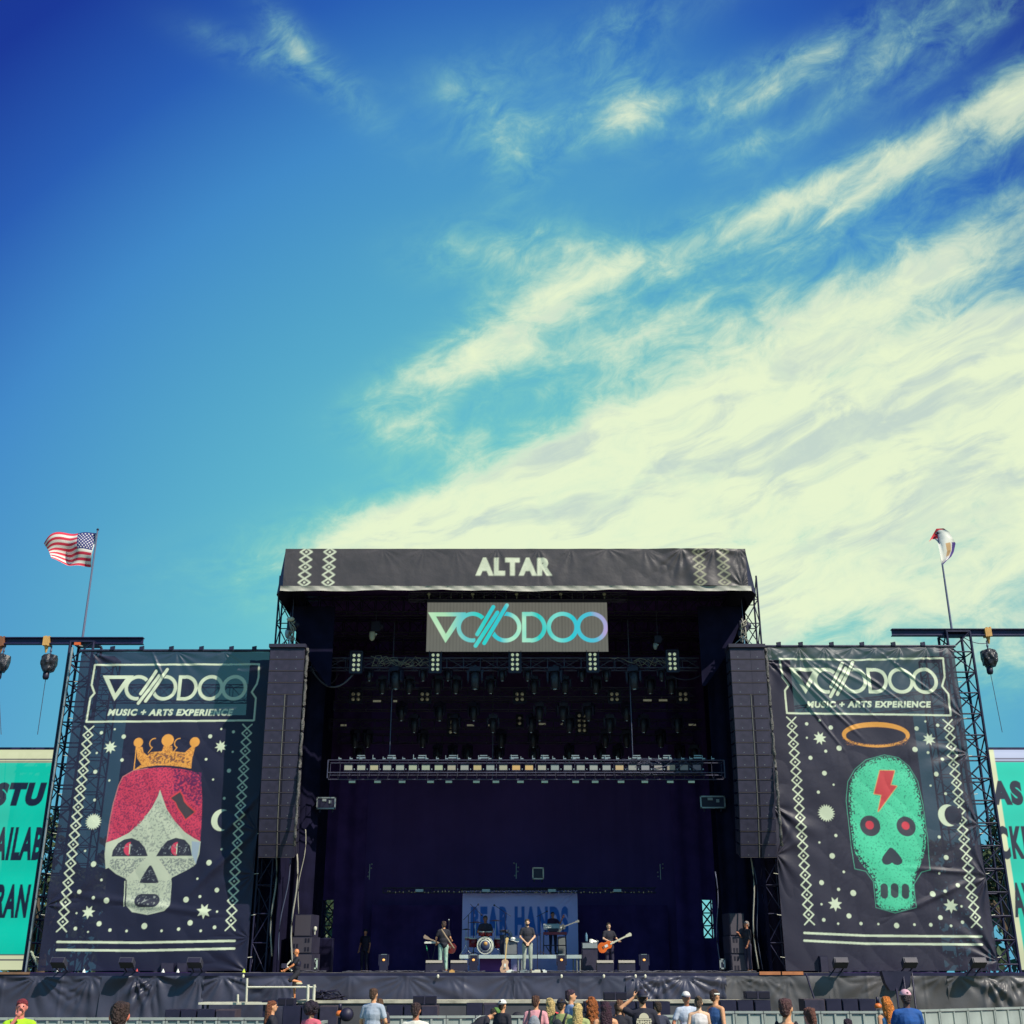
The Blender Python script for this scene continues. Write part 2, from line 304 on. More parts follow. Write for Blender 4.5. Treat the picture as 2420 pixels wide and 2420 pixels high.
# ---------------------------------------------------------------- canvas for printed cloth (paints flat print only)
class Canvas:
    def __init__(s, x0, x1, z0, z1, step, bgc, ss=3, tf=None):
        s.x0, s.x1, s.z0, s.z1 = x0, x1, z0, z1; s.nx = int(round((x1-x0)/step))+1; s.nz = int(round((z1-z0)/step))+1
        s.ss = ss; s.W = s.nx*ss; s.H = s.nz*ss; s.im = np.empty((s.H, s.W, 3), np.float32); s.im[:] = bgc
        s.cov = np.zeros((s.H, s.W), np.float32); s.h = (x1-x0)/(s.W-1); s.tf = tf or (lambda p: p)
    def ij(s, P): return (P[:, 0]-s.x0)/s.h, (P[:, 1]-s.z0)/s.h
    def put(s, a, b, c, d, m, col, speck=None):
        if speck is not None:
            n, lo = speck; m = m & (n[a:b, c:d] > lo)
        s.im[a:b, c:d][m] = col; s.cov[a:b, c:d][m] = 1
    def _poly(s, P, col, speck=None):
        u, v = s.ij(np.asarray(P, float)); a, b = max(0, int(v.min())), min(s.H, int(v.max())+2); c, d = max(0, int(u.min())), min(s.W, int(u.max())+2)
        if a >= b or c >= d: return
        yy, xx = np.mgrid[a:b, c:d]; ins = np.zeros(yy.shape, bool); n = len(u)
        for i in range(n):
            u0, v0, u1, v1 = u[i], v[i], u[(i+1) % n], v[(i+1) % n]
            if v0 == v1: continue
            cnd = ((v0 > yy) != (v1 > yy)); ins ^= cnd & (xx < (u1-u0)*(yy-v0)/(v1-v0)+u0)
        s.put(a, b, c, d, ins, col, speck)
    def poly(s, pts, col, smooth=0, speck=None):
        P = np.array([s.tf(p) for p in pts], float)
        for _ in range(smooth):
            Q = np.roll(P, -1, 0); P = np.stack([.75*P+.25*Q, .25*P+.75*Q], 1).reshape(-1, 2)
        s._poly(P, col, speck)
    def seg(s, p, q, w, col):
        u, v = s.ij(np.array([p, q], float)); w = w/s.h/2; a, b = max(0, int(v.min()-w-1)), min(s.H, int(v.max()+w+2)); c, d = max(0, int(u.min()-w-1)), min(s.W, int(u.max()+w+2))
        if a >= b or c >= d: return
        yy, xx = np.mgrid[a:b, c:d]; ux, uy = u[1]-u[0], v[1]-v[0]; l2 = ux*ux+uy*uy+1e-9
        t = np.clip(((xx-u[0])*ux+(yy-v[0])*uy)/l2, 0, 1); s.put(a, b, c, d, (xx-u[0]-t*ux)**2+(yy-v[0]-t*uy)**2 < w*w, col)
    def line(s, pts, w, col, closed=False):
        P = [s.tf(p) for p in pts]
        if closed: P.append(P[0])
        for p, q in zip(P, P[1:]): s.seg(p, q, w, col)
    def disk(s, c, r, col, rz=None, metres=False, rin=0, a0=None, a1=None):
        c = s.tf(c) if not metres else c; rz = rz or r
        u, v = s.ij(np.array([c], float)); u = u[0]; v = v[0]; R = r/s.h; Rz = rz/s.h
        a, b = max(0, int(v-Rz-1)), min(s.H, int(v+Rz+2)); e, d = max(0, int(u-R-1)), min(s.W, int(u+R+2))
        if a >= b or e >= d: return
        yy, xx = np.mgrid[a:b, e:d]; q = np.sqrt(((xx-u)/R)**2+((yy-v)/Rz)**2); m = (q < 1) & (q >= rin/r)
        if a0 is not None:
            th = np.degrees(np.arctan2(yy-v, xx-u)) % 360; m &= ((th-a0) % 360) <= ((a1-a0) % 360)
        s.put(a, b, e, d, m, col)
    def star(s, c, r, col, n=8, inner=.5, ph=.2):
        c = s.tf(c); s._poly(np.array([(c[0]+(r if k % 2 == 0 else r*inner)*cos(ph+pi*k/n), c[1]+(r if k % 2 == 0 else r*inner)*sin(ph+pi*k/n)) for k in range(2*n)]), col)
    def text(s, txt, x0, x1, zb, zt, col, bold=.02, shear=0.):
        T = text_tris(txt, bold, shear); mn = T.reshape(-1, 2).min(0); mx = T.reshape(-1, 2).max(0)
        T = (T-mn)/(mx-mn)*np.array([x1-x0, zt-zb])+np.array([x0, zb])
        for t in T: s._poly(t, col)
    def done(s):
        k = s.ss; im = s.im.reshape(s.nz, k, s.nx, k, 3).mean((1, 3)); cv = s.cov.reshape(s.nz, k, s.nx, k).mean((1, 3)); return im, cv
_tt = {}
def text_tris(txt, bold=.02, shear=0.):
    key = (txt, bold, shear)
    if key in _tt: return _tt[key]
    cu = bpy.data.curves.new('text', 'FONT'); cu.body = txt; cu.offset = bold; cu.shear = shear; cu.resolution_u = 4; cu.space_character = 1+bold*3
    o = bpy.data.objects.new('text', cu); COL.objects.link(o); bpy.context.view_layer.update()
    me = bpy.data.meshes.new_from_object(o.evaluated_get(bpy.context.evaluated_depsgraph_get())); me.calc_loop_triangles()
    T = np.array([[me.vertices[i].co[:2] for i in t.vertices] for t in me.loop_triangles]); bpy.data.objects.remove(o); bpy.data.meshes.remove(me); bpy.data.curves.remove(cu)
    _tt[key] = T; return T
# festival word mark in its own units (117 = outer radius of the round letters)
def wordmark(cv, x0, x1, zc, col, colf=None):
    k = (x1-x0)/1324.; cx = lambda x: x0+(x-1218)*k; cz = lambda y: zc-(y-690)*k
    R, r = 117*k, 86*k; old = cv.tf; cv.tf = lambda p: (cx(p[0]), cz(p[1])); bgc = cv.im[0, 0].copy()
    cut = lambda pts: cv.poly(pts, bgc)
    cv.disk((1548, 690), R, col, rin=r, a0=42, a1=283)
    cv.poly([(1218, 577), (1500, 577), (1352, 810)], col); cut([(1278, 608), (1430, 608), (1353, 742)])
    cv.disk((1790, 690), R, col, rin=r, a0=192, a1=105)
    cv.poly([(1912, 575), (1975, 575), (1975, 805), (1912, 805)], col); cv.disk((1975, 690), R, col, rin=0, a0=270, a1=90)
    cut([(1943, 605), (1975, 605), (1975, 775), (1943, 775)]); cv.disk((1975, 690), r, bgc, a0=270, a1=90)
    cv.disk((2210, 690), R, col, rin=r); cv.disk((2425, 690), R, col, rin=r)
    w = 29*k
    for (a, b) in (((1583, 745), (1700, 535)), ((1572, 832), (1730, 578)), ((1635, 812), (1800, 522))):
        cv.line([a, b], w*1.5, bgc)
    for (a, b) in (((1583, 745), (1700, 535)), ((1572, 832), (1730, 578)), ((1635, 812), (1800, 522))):
        cv.line([a, b], w, col)
    cv.tf = old
def diamonds(cv, p0, p1, n, hw, w, col, dots=True):       # chain of lozenges between two points (metres)
    p0 = np.array(p0); p1 = np.array(p1); st = (p1-p0)/n; ph = np.array([hw, 0])
    for i in range(n):
        a = p0+st*i; b = a+st; m_ = (a+b)/2
        for u, v in ((a, m_+ph), (m_+ph, b), (b, m_-ph), (m_-ph, a)): cv.seg(u, v, w, col)
        if dots and i % 2 == 0: cv.disk(tuple(m_), w*.75, col, metres=True)
def truss(mb, a, b, w=.4, h=.4, n=None, r=.022, br=.012, up=(0, 0, 1)):
    a = Vector(a); b = Vector(b); d = (b-a); Ln = d.length; d.normalize(); u = Vector(up); s = d.cross(u).normalized(); u = s.cross(d).normalized()
    n = n or max(2, int(Ln/.6)); c = [s*(sx*w/2)+u*(sz*h/2) for sx, sz in ((-1, -1), (1, -1), (1, 1), (-1, 1))]
    for q in c: mb.cone(a+q, b+q, r, n=5)
    for i in range(n):
        p = a+d*(Ln*i/n); p2 = a+d*(Ln*(i+1)/n)
        for k in range(4):
            q0, q1 = c[k], c[(k+1) % 4]
            if i % 2: q0, q1 = q1, q0
            mb.cone(p+q0, p2+q1, br, n=4, caps=False); mb.cone(p+q0, p+q1, br, n=4, caps=False)
    return mb
def tower(name, label, x, y, z0, z1, w=.8, n=None, group=None, r=.035, br=.018, m=None):
    t = thing(name, label, 'truss tower', (x, y, z0), group=group); mb = MB(); truss(mb, (0, 0, .1), (0, 0, z1-z0), w, w, n, r, br, (0, 1, 0)); mb.build('lattice', m or m_chord, t)
    MB().box((0, 0, .05), (w*1.3, w*1.3, .1)).build('base_plate', m_black, t); MB().box((0, 0, z1-z0+.02), (w*1.05, w*1.05, .06)).build('head_plate', m_black, t)
    return t
def catenary(a, b, sag, n=14): a = Vector(a); b = Vector(b); return [a.lerp(b, i/n)-Vector((0, 0, 4*sag*(i/n)*(1-i/n))) for i in range(n+1)]
# ================================================================ GROUND
sheet('ground', -300, 300, -60, 540, 20, lambda A, B: A*0, m_ground)   # placed flat below
g = bpy.data.objects['ground']; g.rotation_euler = (radians(-90), 0, 0); g.scale = (1, 1, -1); tag(g, kind='structure')
DECK = 2.12
# ================================================================ STAGE PLATFORM
st = thing('stage_platform', 'long black raised concert stage wrapped in wrinkled dark tarps', 'stage', (0, 40, 0))
MB().box((.2, 6.6, DECK-.06), (20.6, 13.2, .12)).build('deck', mat('pale_bounce_deck', (.24, .21, .19), .7, var=.35, vscale=1.5), st)  # deck colour raised so its sun patch bounces light onto the band
MB().box((-14.2, 3.2, DECK-.06), (8.1, 6.4, .12)).build('deck', m_drape, st); MB().box((14.6, 3.2, DECK-.06), (8.1, 6.4, .12)).build('deck', m_drape, st)
MB().box((.2, -.03, DECK-.06), (37.3, .06, .10)).build('edge_beam', m_black, st)
mb = MB()
for i in range(26): mb.cone((-18+i*1.45, .6, 0), (-18+i*1.45, .6, DECK-.12), .04)
mb.build('support_legs', m_chord, st)
MB().box((.2, 1.0, (DECK-.12)/2), (37.3, .04, DECK-.13)).build('under_lining', m_legs, st)
for sx in (-18.4, 18.8): MB().box((sx, 3.2, (DECK-.12)/2), (.05, 6.3, DECK-.13)).build('end_lining', m_legs, st)
def skirt(px0, px1, zb, pts, seed, amp=.07, col=m_tarp):
    x0, x1 = X(px0, 2330, 39.9)-.03, X(px1, 2330, 39.9)+.03
    f = folds([(x0+(x1-x0)*t, DECK-.1) for t in pts], amp, 7, 1.5, .04, seed)
    return sheet('skirt_panel', x0, x1, zb, DECK-.1, .04, lambda A, B: -np.abs(f(A, B-0))-.018*np.exp(-((((A+50) % 1.83)-.9)/.04)**2), col, st, y=-.06)
skirt(-70, 240, 0, (.1, .5, .9), 1); skirt(241, 480, 0, (.32, .52, .95), 2, .12); skirt(481, 700, 0, (.2, .8), 3, .09)
skirt(701, 1215, 1.2, (.25, .5, .7, .98), 4, .035); skirt(1216, 1480, 1.2, (.02, .4, .8), 5, .03); skirt(1481, 1715, 1.2, (.1, .35, .6, .95), 6, .07)
skirt(1716, 1960, 0, (.1, .35, .6), 7, .06, m_tarpg); skirt(1961, 2240, 0, (.05, .5, .95), 8, .04, m_tarpg); skirt(2241, 2500, 0, (.1, .35, .55, .8), 9, .08, m_tarpg)
# pit runway
pit = thing('pit_runway', 'low grey-fronted runway with pale edge in front of the stage', 'platform', (0, 38.3, 0))
xa, xb = X(700, 2364, 38.3), X(1765, 2364, 38.3); zt = Z(2364, 38.3)
MB().box(((xa+xb)/2, .72, zt-.04), (xb-xa, 1.44, .08)).build('deck', mat('worn_pale_plywood', (.50, .47, .37), .7, var=.35, vscale=2.5), pit)
m_carpet = mat('grey_runway_carpet', (.085, .085, .10), .9, var=.3, vscale=.9)
MB().box(((xa+xb)/2, .10, (zt-.09)/2), (xb-xa-.1, .1, zt-.09)).build('front_panel', m_carpet, pit)
for k, (a, b, yy) in enumerate(((470, 640, 2369), (620, 700, 2364))):
    zz = Z(yy, 38.2); st2 = thing('access_step', ['lower pale step platform under the stage rail', 'upper dark step platform beside the runway'][k], 'platform', (X((a+b)/2, yy, 38.2), 38.2, 0))
    w_ = X(b, yy, 38.2)-X(a, yy, 38.2); MB().box((0, .4, zz-.03), (w_, .9, .06)).build('tread', m_cream if k == 0 else m_dark, st2)
    mb = MB(); [mb.box((sx*w_*.45, .1+sy*.6, zz/2-.03), (.06, .06, zz-.06)) for sx in (-1, 1) for sy in (0, 1)]; mb.box((0, .4, .3), (w_, .66, .04)); mb.build('frame', m_black, st2)
rl = thing('guard_rail', 'pale scaffold guard rail on the steps left of the runway', 'railing', (0, 38.05, 0))
def P2(px, py, D=38.05): p = at(px, py, D); return (p.x, 0, p.z)
for a, b in (((584, 2312), (582, 2368)), ((728, 2327), (727, 2370)), ((743, 2327), (741, 2370)), ((562, 2350), (562, 2371))): MB().cone(P2(*a), P2(*b), .045 if a[0] > 700 else .035, n=8).build('post', m_cream, rl)
MB().cone(P2(584, 2333), P2(747, 2333), .03, n=8).build('cross_rail', m_cream, rl)
# ================================================================ ROOF
D0 = 38.0
rf = thing('stage_roof', 'black tarp stage roof with lettered front fascia and corner towers', 'stage roof', (0, D0, DECK))
fx0 = (X(675, 1298, D0)+X(668, 1388, D0))/2; fx1 = (X(1758, 1296, D0)+X(1771, 1386, D0))/2; fz0, fz1 = Z(1385, D0)-DECK, Z(1297, D0)-DECK
bgc = (.085, .073, .077); cr_ = (.80, .84, .62); cr2 = (.40, .39, .26)
cv = Canvas(fx0, fx1, fz0, fz1, .028, bgc, 3); KX = lambda px: X(px, 1340, D0)
zf = lambda py: Z(py, D0)-DECK
cv.text('ALTAR', KX(1124), KX(1305), zf(1360), zf(1318), cr_, .065)
for px in (722, 778, 1652, 1709):
    diamonds(cv, (KX(px), fz1+.02), (KX(px), fz0), 4.5 and 5, .20, .055, cr_ if px < 1000 else cr2)
col, cov = cv.done()
nrm = fbm(col.shape[:2], 3, 4, 5, 10)
fo = folds([(fx0+(fx1-fx0)*t, fz1) for t in (.03, .12, .21, .3, .37, .46, .55, .62, .7, .78, .86, .93, .985)]+[(fx1-.2, fz0), (fx0+.2, fz0)], .04, 5, 1.2, .03, 3)
fs = sheet('fascia', fx0, fx1, fz0, fz1, .028, lambda A, B: -np.abs(fo(A, B))*(.22+.8*((A-fx0)/(fx1-fx0))**2.5), m_fascia, rf, col)
hem = sheet('pale_hem', fx0-.08, fx1+.1, fz0-.15, fz0-.005, .05, lambda A, B: -.05+.03*np.sin(A*2.3)*np.cos(A*.7)+.012*np.sin(A*9+B*30)-.02*np.sin((B-fz0)/.15*pi), m_tarpw, rf)
P = np.empty(len(hem.data.vertices)*3, np.float32); hem.data.vertices.foreach_get('co', P); P = P.reshape(-1, 3)
P[:, 2] -= (.02+.02*np.sin(P[:, 0]*.9+1)+.01*np.sin(P[:, 0]*3.1))*(fz0-P[:, 2])/.15; hem.data.vertices.foreach_set('co', P.ravel())
rx0, rx1 = X(655, 1387, 38.7), X(1786, 1387, 38.7)
cn = MB(); cn.add([(fx0, .05, fz1), (fx1, .05, fz1), (fx1, .7, fz1), (fx0, .7, fz1), (fx0, 14.5, fz1+.3), (fx1, 14.5, fz1+.3)], [(0, 1, 2, 3), (3, 2, 5, 4)])
cn.add([(fx0, .05, fz1), (fx0, .05, fz0), (rx0, .7, fz0-.1), (fx0, .7, fz1), (rx0, 14.5, fz0-.1), (fx0, 14.5, fz1+.3)], [(0, 1, 2, 3), (3, 2, 4, 5)])
cn.add([(fx1, .05, fz1), (fx1, .05, fz0), (rx1, .7, fz0-.1), (fx1, .7, fz1), (rx1, 14.5, fz0-.1), (fx1, 14.5, fz1+.3)], [(0, 1, 2, 3), (3, 2, 4, 5)])
cn.build('canopy', mat('black_roof_tarp', (.035, .032, .055), .5, var=.3, vscale=1), rf)
MB().box(((rx0+rx1)/2, 7.8, fz0+1.15), (rx1-rx0-.2, 12.6, .1)).build('ceiling_liner', m_drape, rf)
mb = MB()
for yy in (4.6, 7.5, 10.5, 13.5): truss(mb, (rx0+.3, yy, fz0+.7), (rx1-.3, yy, fz0+.7), .5, .6, 30, .03, .016)
mb.build('rafter', m_chord, rf)
for sx, tx, w_ in ((0, -8.27, .5), (1, 8.7, .55)):
    for yy in (3.0, 13.6):
        mb = MB(); truss(mb, (tx, yy, 0), (tx, yy, fz1-.1), w_, .7, 15, .035, .02, (0, 1, 0)); mb.build('corner_tower', m_black, rf)
for (sx, tx) in ((-1, rx0+.1), (1, rx1-.1)):         # gathered side curtains curving down from the corners
    mb = MB(); pts = []
    for k in range(9): t = k/8; pts.append((tx-sx*(.15+1.5*t**1.6), fz0-.1-2.9*t))
    mb.prism([(tx-sx*1.75, fz0-.1)]+[(p, q) for p, q in pts]+[(tx-sx*1.75, fz0-3)], 2.05, 2.12); mb.build('corner_drape', m_legs, rf)
# ================================================================ DRAPES
def wall(name, label, px0, px1, py0, py1, D, cat='drape', zb=None, ripple=.05, m=None, x=None):
    x0, x1 = x or (X(px0, (py0+py1)/2, D), X(px1, (py0+py1)/2, D)); z1_ = Z(py0, D); z0_ = Z(py1, D) if zb is None else zb
    t = sheet(name, x0, x1, z0_, z1_, .12, lambda A, B: ripple*np.sin(A*7+.4*np.sin(B*.8))+ripple*.5*np.sin(A*17), m or m_drape, y=D); return tag(t, label, cat)
BX0, BX1 = X(857, 1960, 51), X(1598, 1960, 51)
wall('back_drape', 'huge flat black backdrop behind the band', 0, 0, 1400, 2300, 51, ripple=.02, zb=DECK, x=(BX0, BX1), m=mat('black_backdrop_lifted', (.11, .056, .20), .9, var=.12, vscale=.5, spec=.15))  # backdrop colour lifted, painting in light the interior lacks
wall('back_drape', 'low black masking drape hung in front of the backdrop bottom', 0, 0, 2139, 2300, 50.4, zb=DECK, x=(BX0+.6, BX1-.6), ripple=.03)
def wing(px_a, px_b, wx0, wx1, label):     # wing drape with an upright slot where daylight shows through
    D = 50.; ztop = Z(1400, D); s0, s1 = X(wx0, 2170, D), X(wx1, 2170, D); za, zb_ = Z(2218, D), Z(2127, D); x0, x1 = sorted((px_a, px_b)); x0 -= .01
    t = thing('wing_drape', label, 'drape', (0, D, 0))
    for nm, a, b, c, d in (('drape_panel', x0, s0, DECK, ztop), ('drape_panel', s1, x1, DECK, ztop), ('drape_panel', s0, s1, DECK, za), ('drape_panel', s0, s1, zb_, ztop)):
        sheet(nm, a, b, c, d, .1, lambda A, B: .06*np.sin(A*8), m_drape, t)
    mb = MB(); n = 3
    for i in range(n):
        p, q = za+(zb_-za)*i/n, za+(zb_-za)*(i+1)/n
        mb.cone((s0, .2, p), (s1, .2, q), .03, n=4); mb.cone((s1, .2, p), (s0, .2, q), .03, n=4); mb.cone((s0, .2, p), (s1, .2, p), .025, n=4)
    mb.build('bracing', m_black, t)
wing(rx0-.1, BX0+.3, 761, 787, 'black wing drape at stage left side of photo with a bright slot and tree behind')
wing(BX1-.3, rx1+.1, 1661, 1685, 'black wing drape at right with a bright white cross-braced slot')
for s_x, lab in ((rx0+.5, 'long black side curtain closing the left flank of the stage'), (rx1-.12, 'long black side curtain closing the right flank of the stage')):
    o = sheet('side_curtain', 0, 10.7, DECK, fz0+DECK+.3, .15, lambda A, B: .06*np.sin(A*6), m_legs); o.rotation_euler = (0, 0, pi/2); o.location = (s_x, 40.2, 0); tag(o, lab, 'curtain')  # flank curtain raised and run forward to block sun from the interior
for pxa, pxb, lab in ((688, 752, 'tall black leg curtain just inside the left speaker hang'), (1690, 1760, 'tall black leg curtain just inside the right speaker hang')):
    wall('leg_curtain', lab, pxa, pxb, 1440, 2296, 42.2, 'curtain', DECK, .1, m_legs, x=(X(pxa, 1900, 42.2), X(pxb, 1900, 42.2)))
wall('leg_curtain', 'dark curtain hanging behind the scaffold left of the speaker stack', 0, 0, 1560, 2296, 41.9, 'curtain', DECK, .08, m_legs, x=(X(606, 2150, 41.9), X(690, 2150, 41.9)))
wall('leg_curtain', 'dark curtain hanging behind the scaffold right of the speaker stack', 0, 0, 1560, 2296, 41.9, 'curtain', DECK, .08, m_legs, x=(X(1745, 2150, 41.9), X(1852, 2150, 41.9)))
# ================================================================ LINE ARRAYS
DP = 39.2
def make_array(px, label, mirror):
    zt_, zb_ = Z(1537, DP), Z(2018, DP); t = thing('line_array', label, 'speaker array', (X(px, 1537, DP), DP, zt_)); n = 17
    wA = 1.20; dep = .62; tot = 0; tilts = []; a = radians(1.0)
    for i in range(n): tilts.append(a); a += radians(.25 if i < 8 else 1.1 if i < 13 else 2.6)
    hbox = (zt_-zb_)/sum(cos(q) for q in tilts)
    mb1 = MB(); h = hbox-.014; F = dep/2
    mb1.add([(-wA/2, -F, 0), (wA/2, -F, 0), (wA/2, -F, -h), (-wA/2, -F, -h), (-wA/2+.02, F, -.05), (wA/2-.02, F, -.05), (wA/2-.02, F, -h+.05), (-wA/2+.02, F, -h+.05)], [(0, 1, 2, 3), (4, 7, 6, 5), (0, 4, 5, 1), (3, 2, 6, 7), (0, 3, 7, 4), (1, 5, 6, 2)])
    for s in (-1, 1): mb1.box((s*(wA/2+.015), -.1, -h/2), (.03, .16, h*.8)); mb1.box((s*(wA/2+.015), .2, -h/2), (.03, .08, h*.9))
    y = 0; z = 0; base = None; sx = .06*mirror
    for i in range(n):
        a = tilts[i]
        if base is None:
            b = mb1.build('speaker_box', m_cab, t)
            for u0, u1 in ((-wA/2+.02, sx-.045), (sx+.055, wA/2-.02)):
                g_ = MB().box(((u0+u1)/2, -F-.012, -h/2), (u1-u0, .024, h-.03)).build('grille', m_grille, b)
            MB().box((-wA/2+.27, -F-.027, -h+.075), (.03, .006, .018)).build('badge', m_alu, b); MB().box((wA/2-.27, -F-.027, -h+.075), (.03, .006, .018)).build('badge', m_alu, b)
            MB().box((0, -F-.004, -h-.002), (wA-.03, .04, .010)).build('lip', mat('lit_edge_strip', (.16, .13, .14), .5), b)  # paler strip paints the lit lower edge of each box
            fill = MB().box((sx+.005, -F-.008, -h/2), (.11, .02, h-.03)).build('centre_cover', m_grille, b); base = b
        else: b = dup(base, parent=t)
        b.location = (0, y, z); b.rotation_euler = (-a, 0, 0) if False else (a, 0, 0)
        if i == 3:
            base = dup(b, parent=t); bpy.data.objects.remove(next(c for c in bpy.data.objects if c.parent == base and c.name.startswith('centre_cover')))
            MB().box((sx-.035, -F-.02, -h/2), (.022, .045, h)).build('waveguide_rim', mat('dull_metal_trim', (.24, .22, .19), .4, .3), base); MB().box((sx+.02, -F-.003, -h/2), (.07, .012, h+.01)).build('waveguide_slot', m_slot, base)
            base.location = (0, 60, -80); proto_ = base
        y += hbox*sin(a); z -= hbox*cos(a)
    bpy.data.objects.remove(next(c for c in bpy.data.objects if c.parent == proto_ and c.name.startswith('grille') and False), do_unlink=True) if False else None
    for c in [c for c in bpy.data.objects if c.parent == proto_]: bpy.data.objects.remove(c)
    bpy.data.objects.remove(proto_)
    MB().box((0, 0, .07), (wA+.06, .8, .12)).build('flying_frame', m_cab, t)
    mb = MB(); mb.cone((0, 0, .13), (0, 0, .5), .03); mb.cone((-.5, .3, .13), (0, 0, .5), .015); mb.cone((.5, .3, .13), (0, 0, .5), .015); mb.build('bridle', m_chrome, t)
    r_ = random.Random(3); pts = [(wA/2*1.0+.07+r_.uniform(-.012, .012), -.22+.02*sin(k), .02-k*.14) for k in range(48)]
    if mirror > 0: MB().path(pts, [r_.uniform(.045, .065) for _ in pts], 6).build('cable_loom', mat('grey_cable_wrap', (.13, .125, .12), .8, var=.5, vscale=18, bump=.8, bscale=30), t)
    return t
make_array(683.5, 'tall black hanging line of speakers beside the crowned-skull banner', 1)
make_array(1760.5, 'tall black hanging line of speakers beside the green-skull banner', 1)
def hoist(px, py, D, label, top, kind=0, s=1., sackm=None):
    p = at(px, py, D); t = thing('chain_hoist', label, 'chain hoist', p)
    MB().box((0, 0, 0), (.30*s, .26*s, .34*s)).ell((.16*s, 0, .02), (.12*s, .12*s, .13*s)).build('motor', m_dark, t)
    MB().cone((0, 0, .17*s), (0, 0, top-p.z), .012, n=5).build('chain', m_wire, t); MB().lathe([(.03, -.30*s), (.06*s, -.26*s), (.055*s, -.2*s), (.02, -.17*s)], 8).build('hook', m_chrome, t)
    MB().ell((-.12*s, 0, -.28*s), (.11*s, .1*s, .2*s), z0=-1, z1=.6).build('chain_bag', sackm or m_dark, t); return t
hoist(690, 1478, 39.4, 'chain hoist with pale tank and coloured strap above the left speaker hang', 14.4, sackm=m_grey)
MB().ell((X(689, 1468, 39.3), 39.1, Z(1467, 39.3)), (.14, .1, .08)).build('float', m_cream); o = bpy.data.objects['float']; o.name = 'pale_buffer'; tag(o, 'small cream oval buffer on the left speaker hoist', 'hoist buffer')
hoist(1757, 1480, 39.4, 'chain hoist with tangled slings above the right speaker hang', 14.4)
for a, b in ((690, 1), (1757, 2)):
    q = MB(); p = at(a, 1490, 39.2); r_ = random.Random(a)
    for k in range(5): q.path([(p.x+r_.uniform(-.15, .15), p.y+r_.uniform(-.1, .1), p.z+.35-.15*j+r_.uniform(-.05, .05)) for j in range(6)], .022, 5)
    tag(q.build('sling', m_rope), ['', 'knotted pale sling under the left speaker hoist', 'knotted pale sling under the right speaker hoist'][b], 'sling')
# ================================================================ TRUSSES AND LAMPS OVER THE STAGE
def hang_truss(name, label, px0, px1, py, D, w=.4, h=.4, r=.02, n=None, m=None):
    p0, p1 = at(px0, py, D), at(px1, py, D); z = Z(py, D); o = truss(MB(), (p0.x, D, z), (p1.x, D, z), w, h, n, r, r*.6).build(name, m or m_chord); return tag(o, label, 'lighting truss'), z
m_chordl = mat('bare_grey_truss_tube', (.10, .10, .16), .35, .4, var=.3)
hang_truss('lighting_truss', 'short truss carrying the video screen under the roof edge', 967, 1483, 1411, 41.1, .3, .28, m=m_chordl)
_, zft = hang_truss('lighting_truss', 'front lighting truss with lamp blocks below the video screen', 700, 1650, 1570, 41.4, .45, .36, .024, m=m_chordl)
hang_truss('lighting_truss', 'short low truss piece under the left end of the front truss', 855, 990, 1620, 42.5, .25, .22)
for k, (px0, px1, py, D, lb) in enumerate(((800, 1640, 1638, 44, 'upper rear lighting truss in the dark roof space'), (790, 1650, 1668, 45, 'second rear lighting truss in the dark roof space'), (780, 1660, 1712, 47, 'third rear lighting truss in the dark roof space'), (800, 1640, 1746, 48.5, 'deepest lighting truss in the dark roof space'))):
    hang_truss('lighting_truss', lb, px0, px1, py, D, .4, .35)
D_L = 41.0
tlow = thing('cell_lamp_truss', 'long low truss with a row of pale rectangular lamp cells', 'lighting truss', (0, D_L, 0))
za, zb2, zc2 = Z(1800, D_L), Z(1829, D_L), Z(1842, D_L); xl, xr = X(777, 1822, D_L), X(1709, 1822, D_L)
mb = MB()
for z_, yy in ((za, -.3), (za, .3), (zb2, -.3), (zb2, .3), (zc2, 0)): mb.cone((xl, yy, z_), (xr, yy, z_), .022, n=5)
for k in range(41):
    x_ = xl+(xr-xl)*k/40; mb.cone((x_, -.3, za), (x_, .3, za), .012, n=4); mb.cone((x_, .3, za), (x_, .3, zb2), .012, n=4); mb.cone((x_, -.3, zb2), (x_, 0, zc2), .01, n=4); mb.cone((x_, .3, zb2), (x_, 0, zc2), .01, n=4)
mb.cone((xl, -.3, za), (xl, -.3, zc2), .025, n=5); mb.cone((xr, -.3, za), (xr, -.3, zc2), .025, n=5); mb.build('truss_frame', m_chordl, tlow)
cols = [(.52, .52, .40), (.50, .52, .40), (.60, .56, .34), (.48, .50, .42), (.46, .50, .42), (.50, .55, .38), (.46, .52, .38), (.48, .54, .36), (.50, .46, .34), (.44, .46, .40), (.66, .52, .26), (.40, .44, .40), (.50, .48, .34), (.85, .52, .2), (.85, .56, .24), (.5, .48, .38), (.36, .42, .40), (.42, .44, .40), (.44, .46, .40), (.44, .46, .42), (.42, .44, .42), (.72, .52, .28), (.42, .42, .38), (.38, .38, .40), (.44, .40, .36), (.46, .40, .30), (.34, .33, .32), (.26, .22, .26)]
zc_ = Z(1816, D_L)
for k in range(28):
    x_ = X(825+k*(1645-825)/27., 1816, D_L); b = MB().box((x_, -.12, zc_), (.31, .16, .24)).build('lamp_cell', m_dark, tlow)
    MB().box((x_, -.205, zc_), (.27, .012, .17), rx=.05).build('lamp_face', mat('lamp_face_%d' % k, tuple(c*.8 for c in cols[k]), .5, emit=.06), b)  # slight emission stands for sun bounced in the reflectors
    MB().box((x_+.21, -.2, zc_-.06), (.03, .02, .05)).build('clamp_tag', m_alu, b)
r_ = random.Random(4)
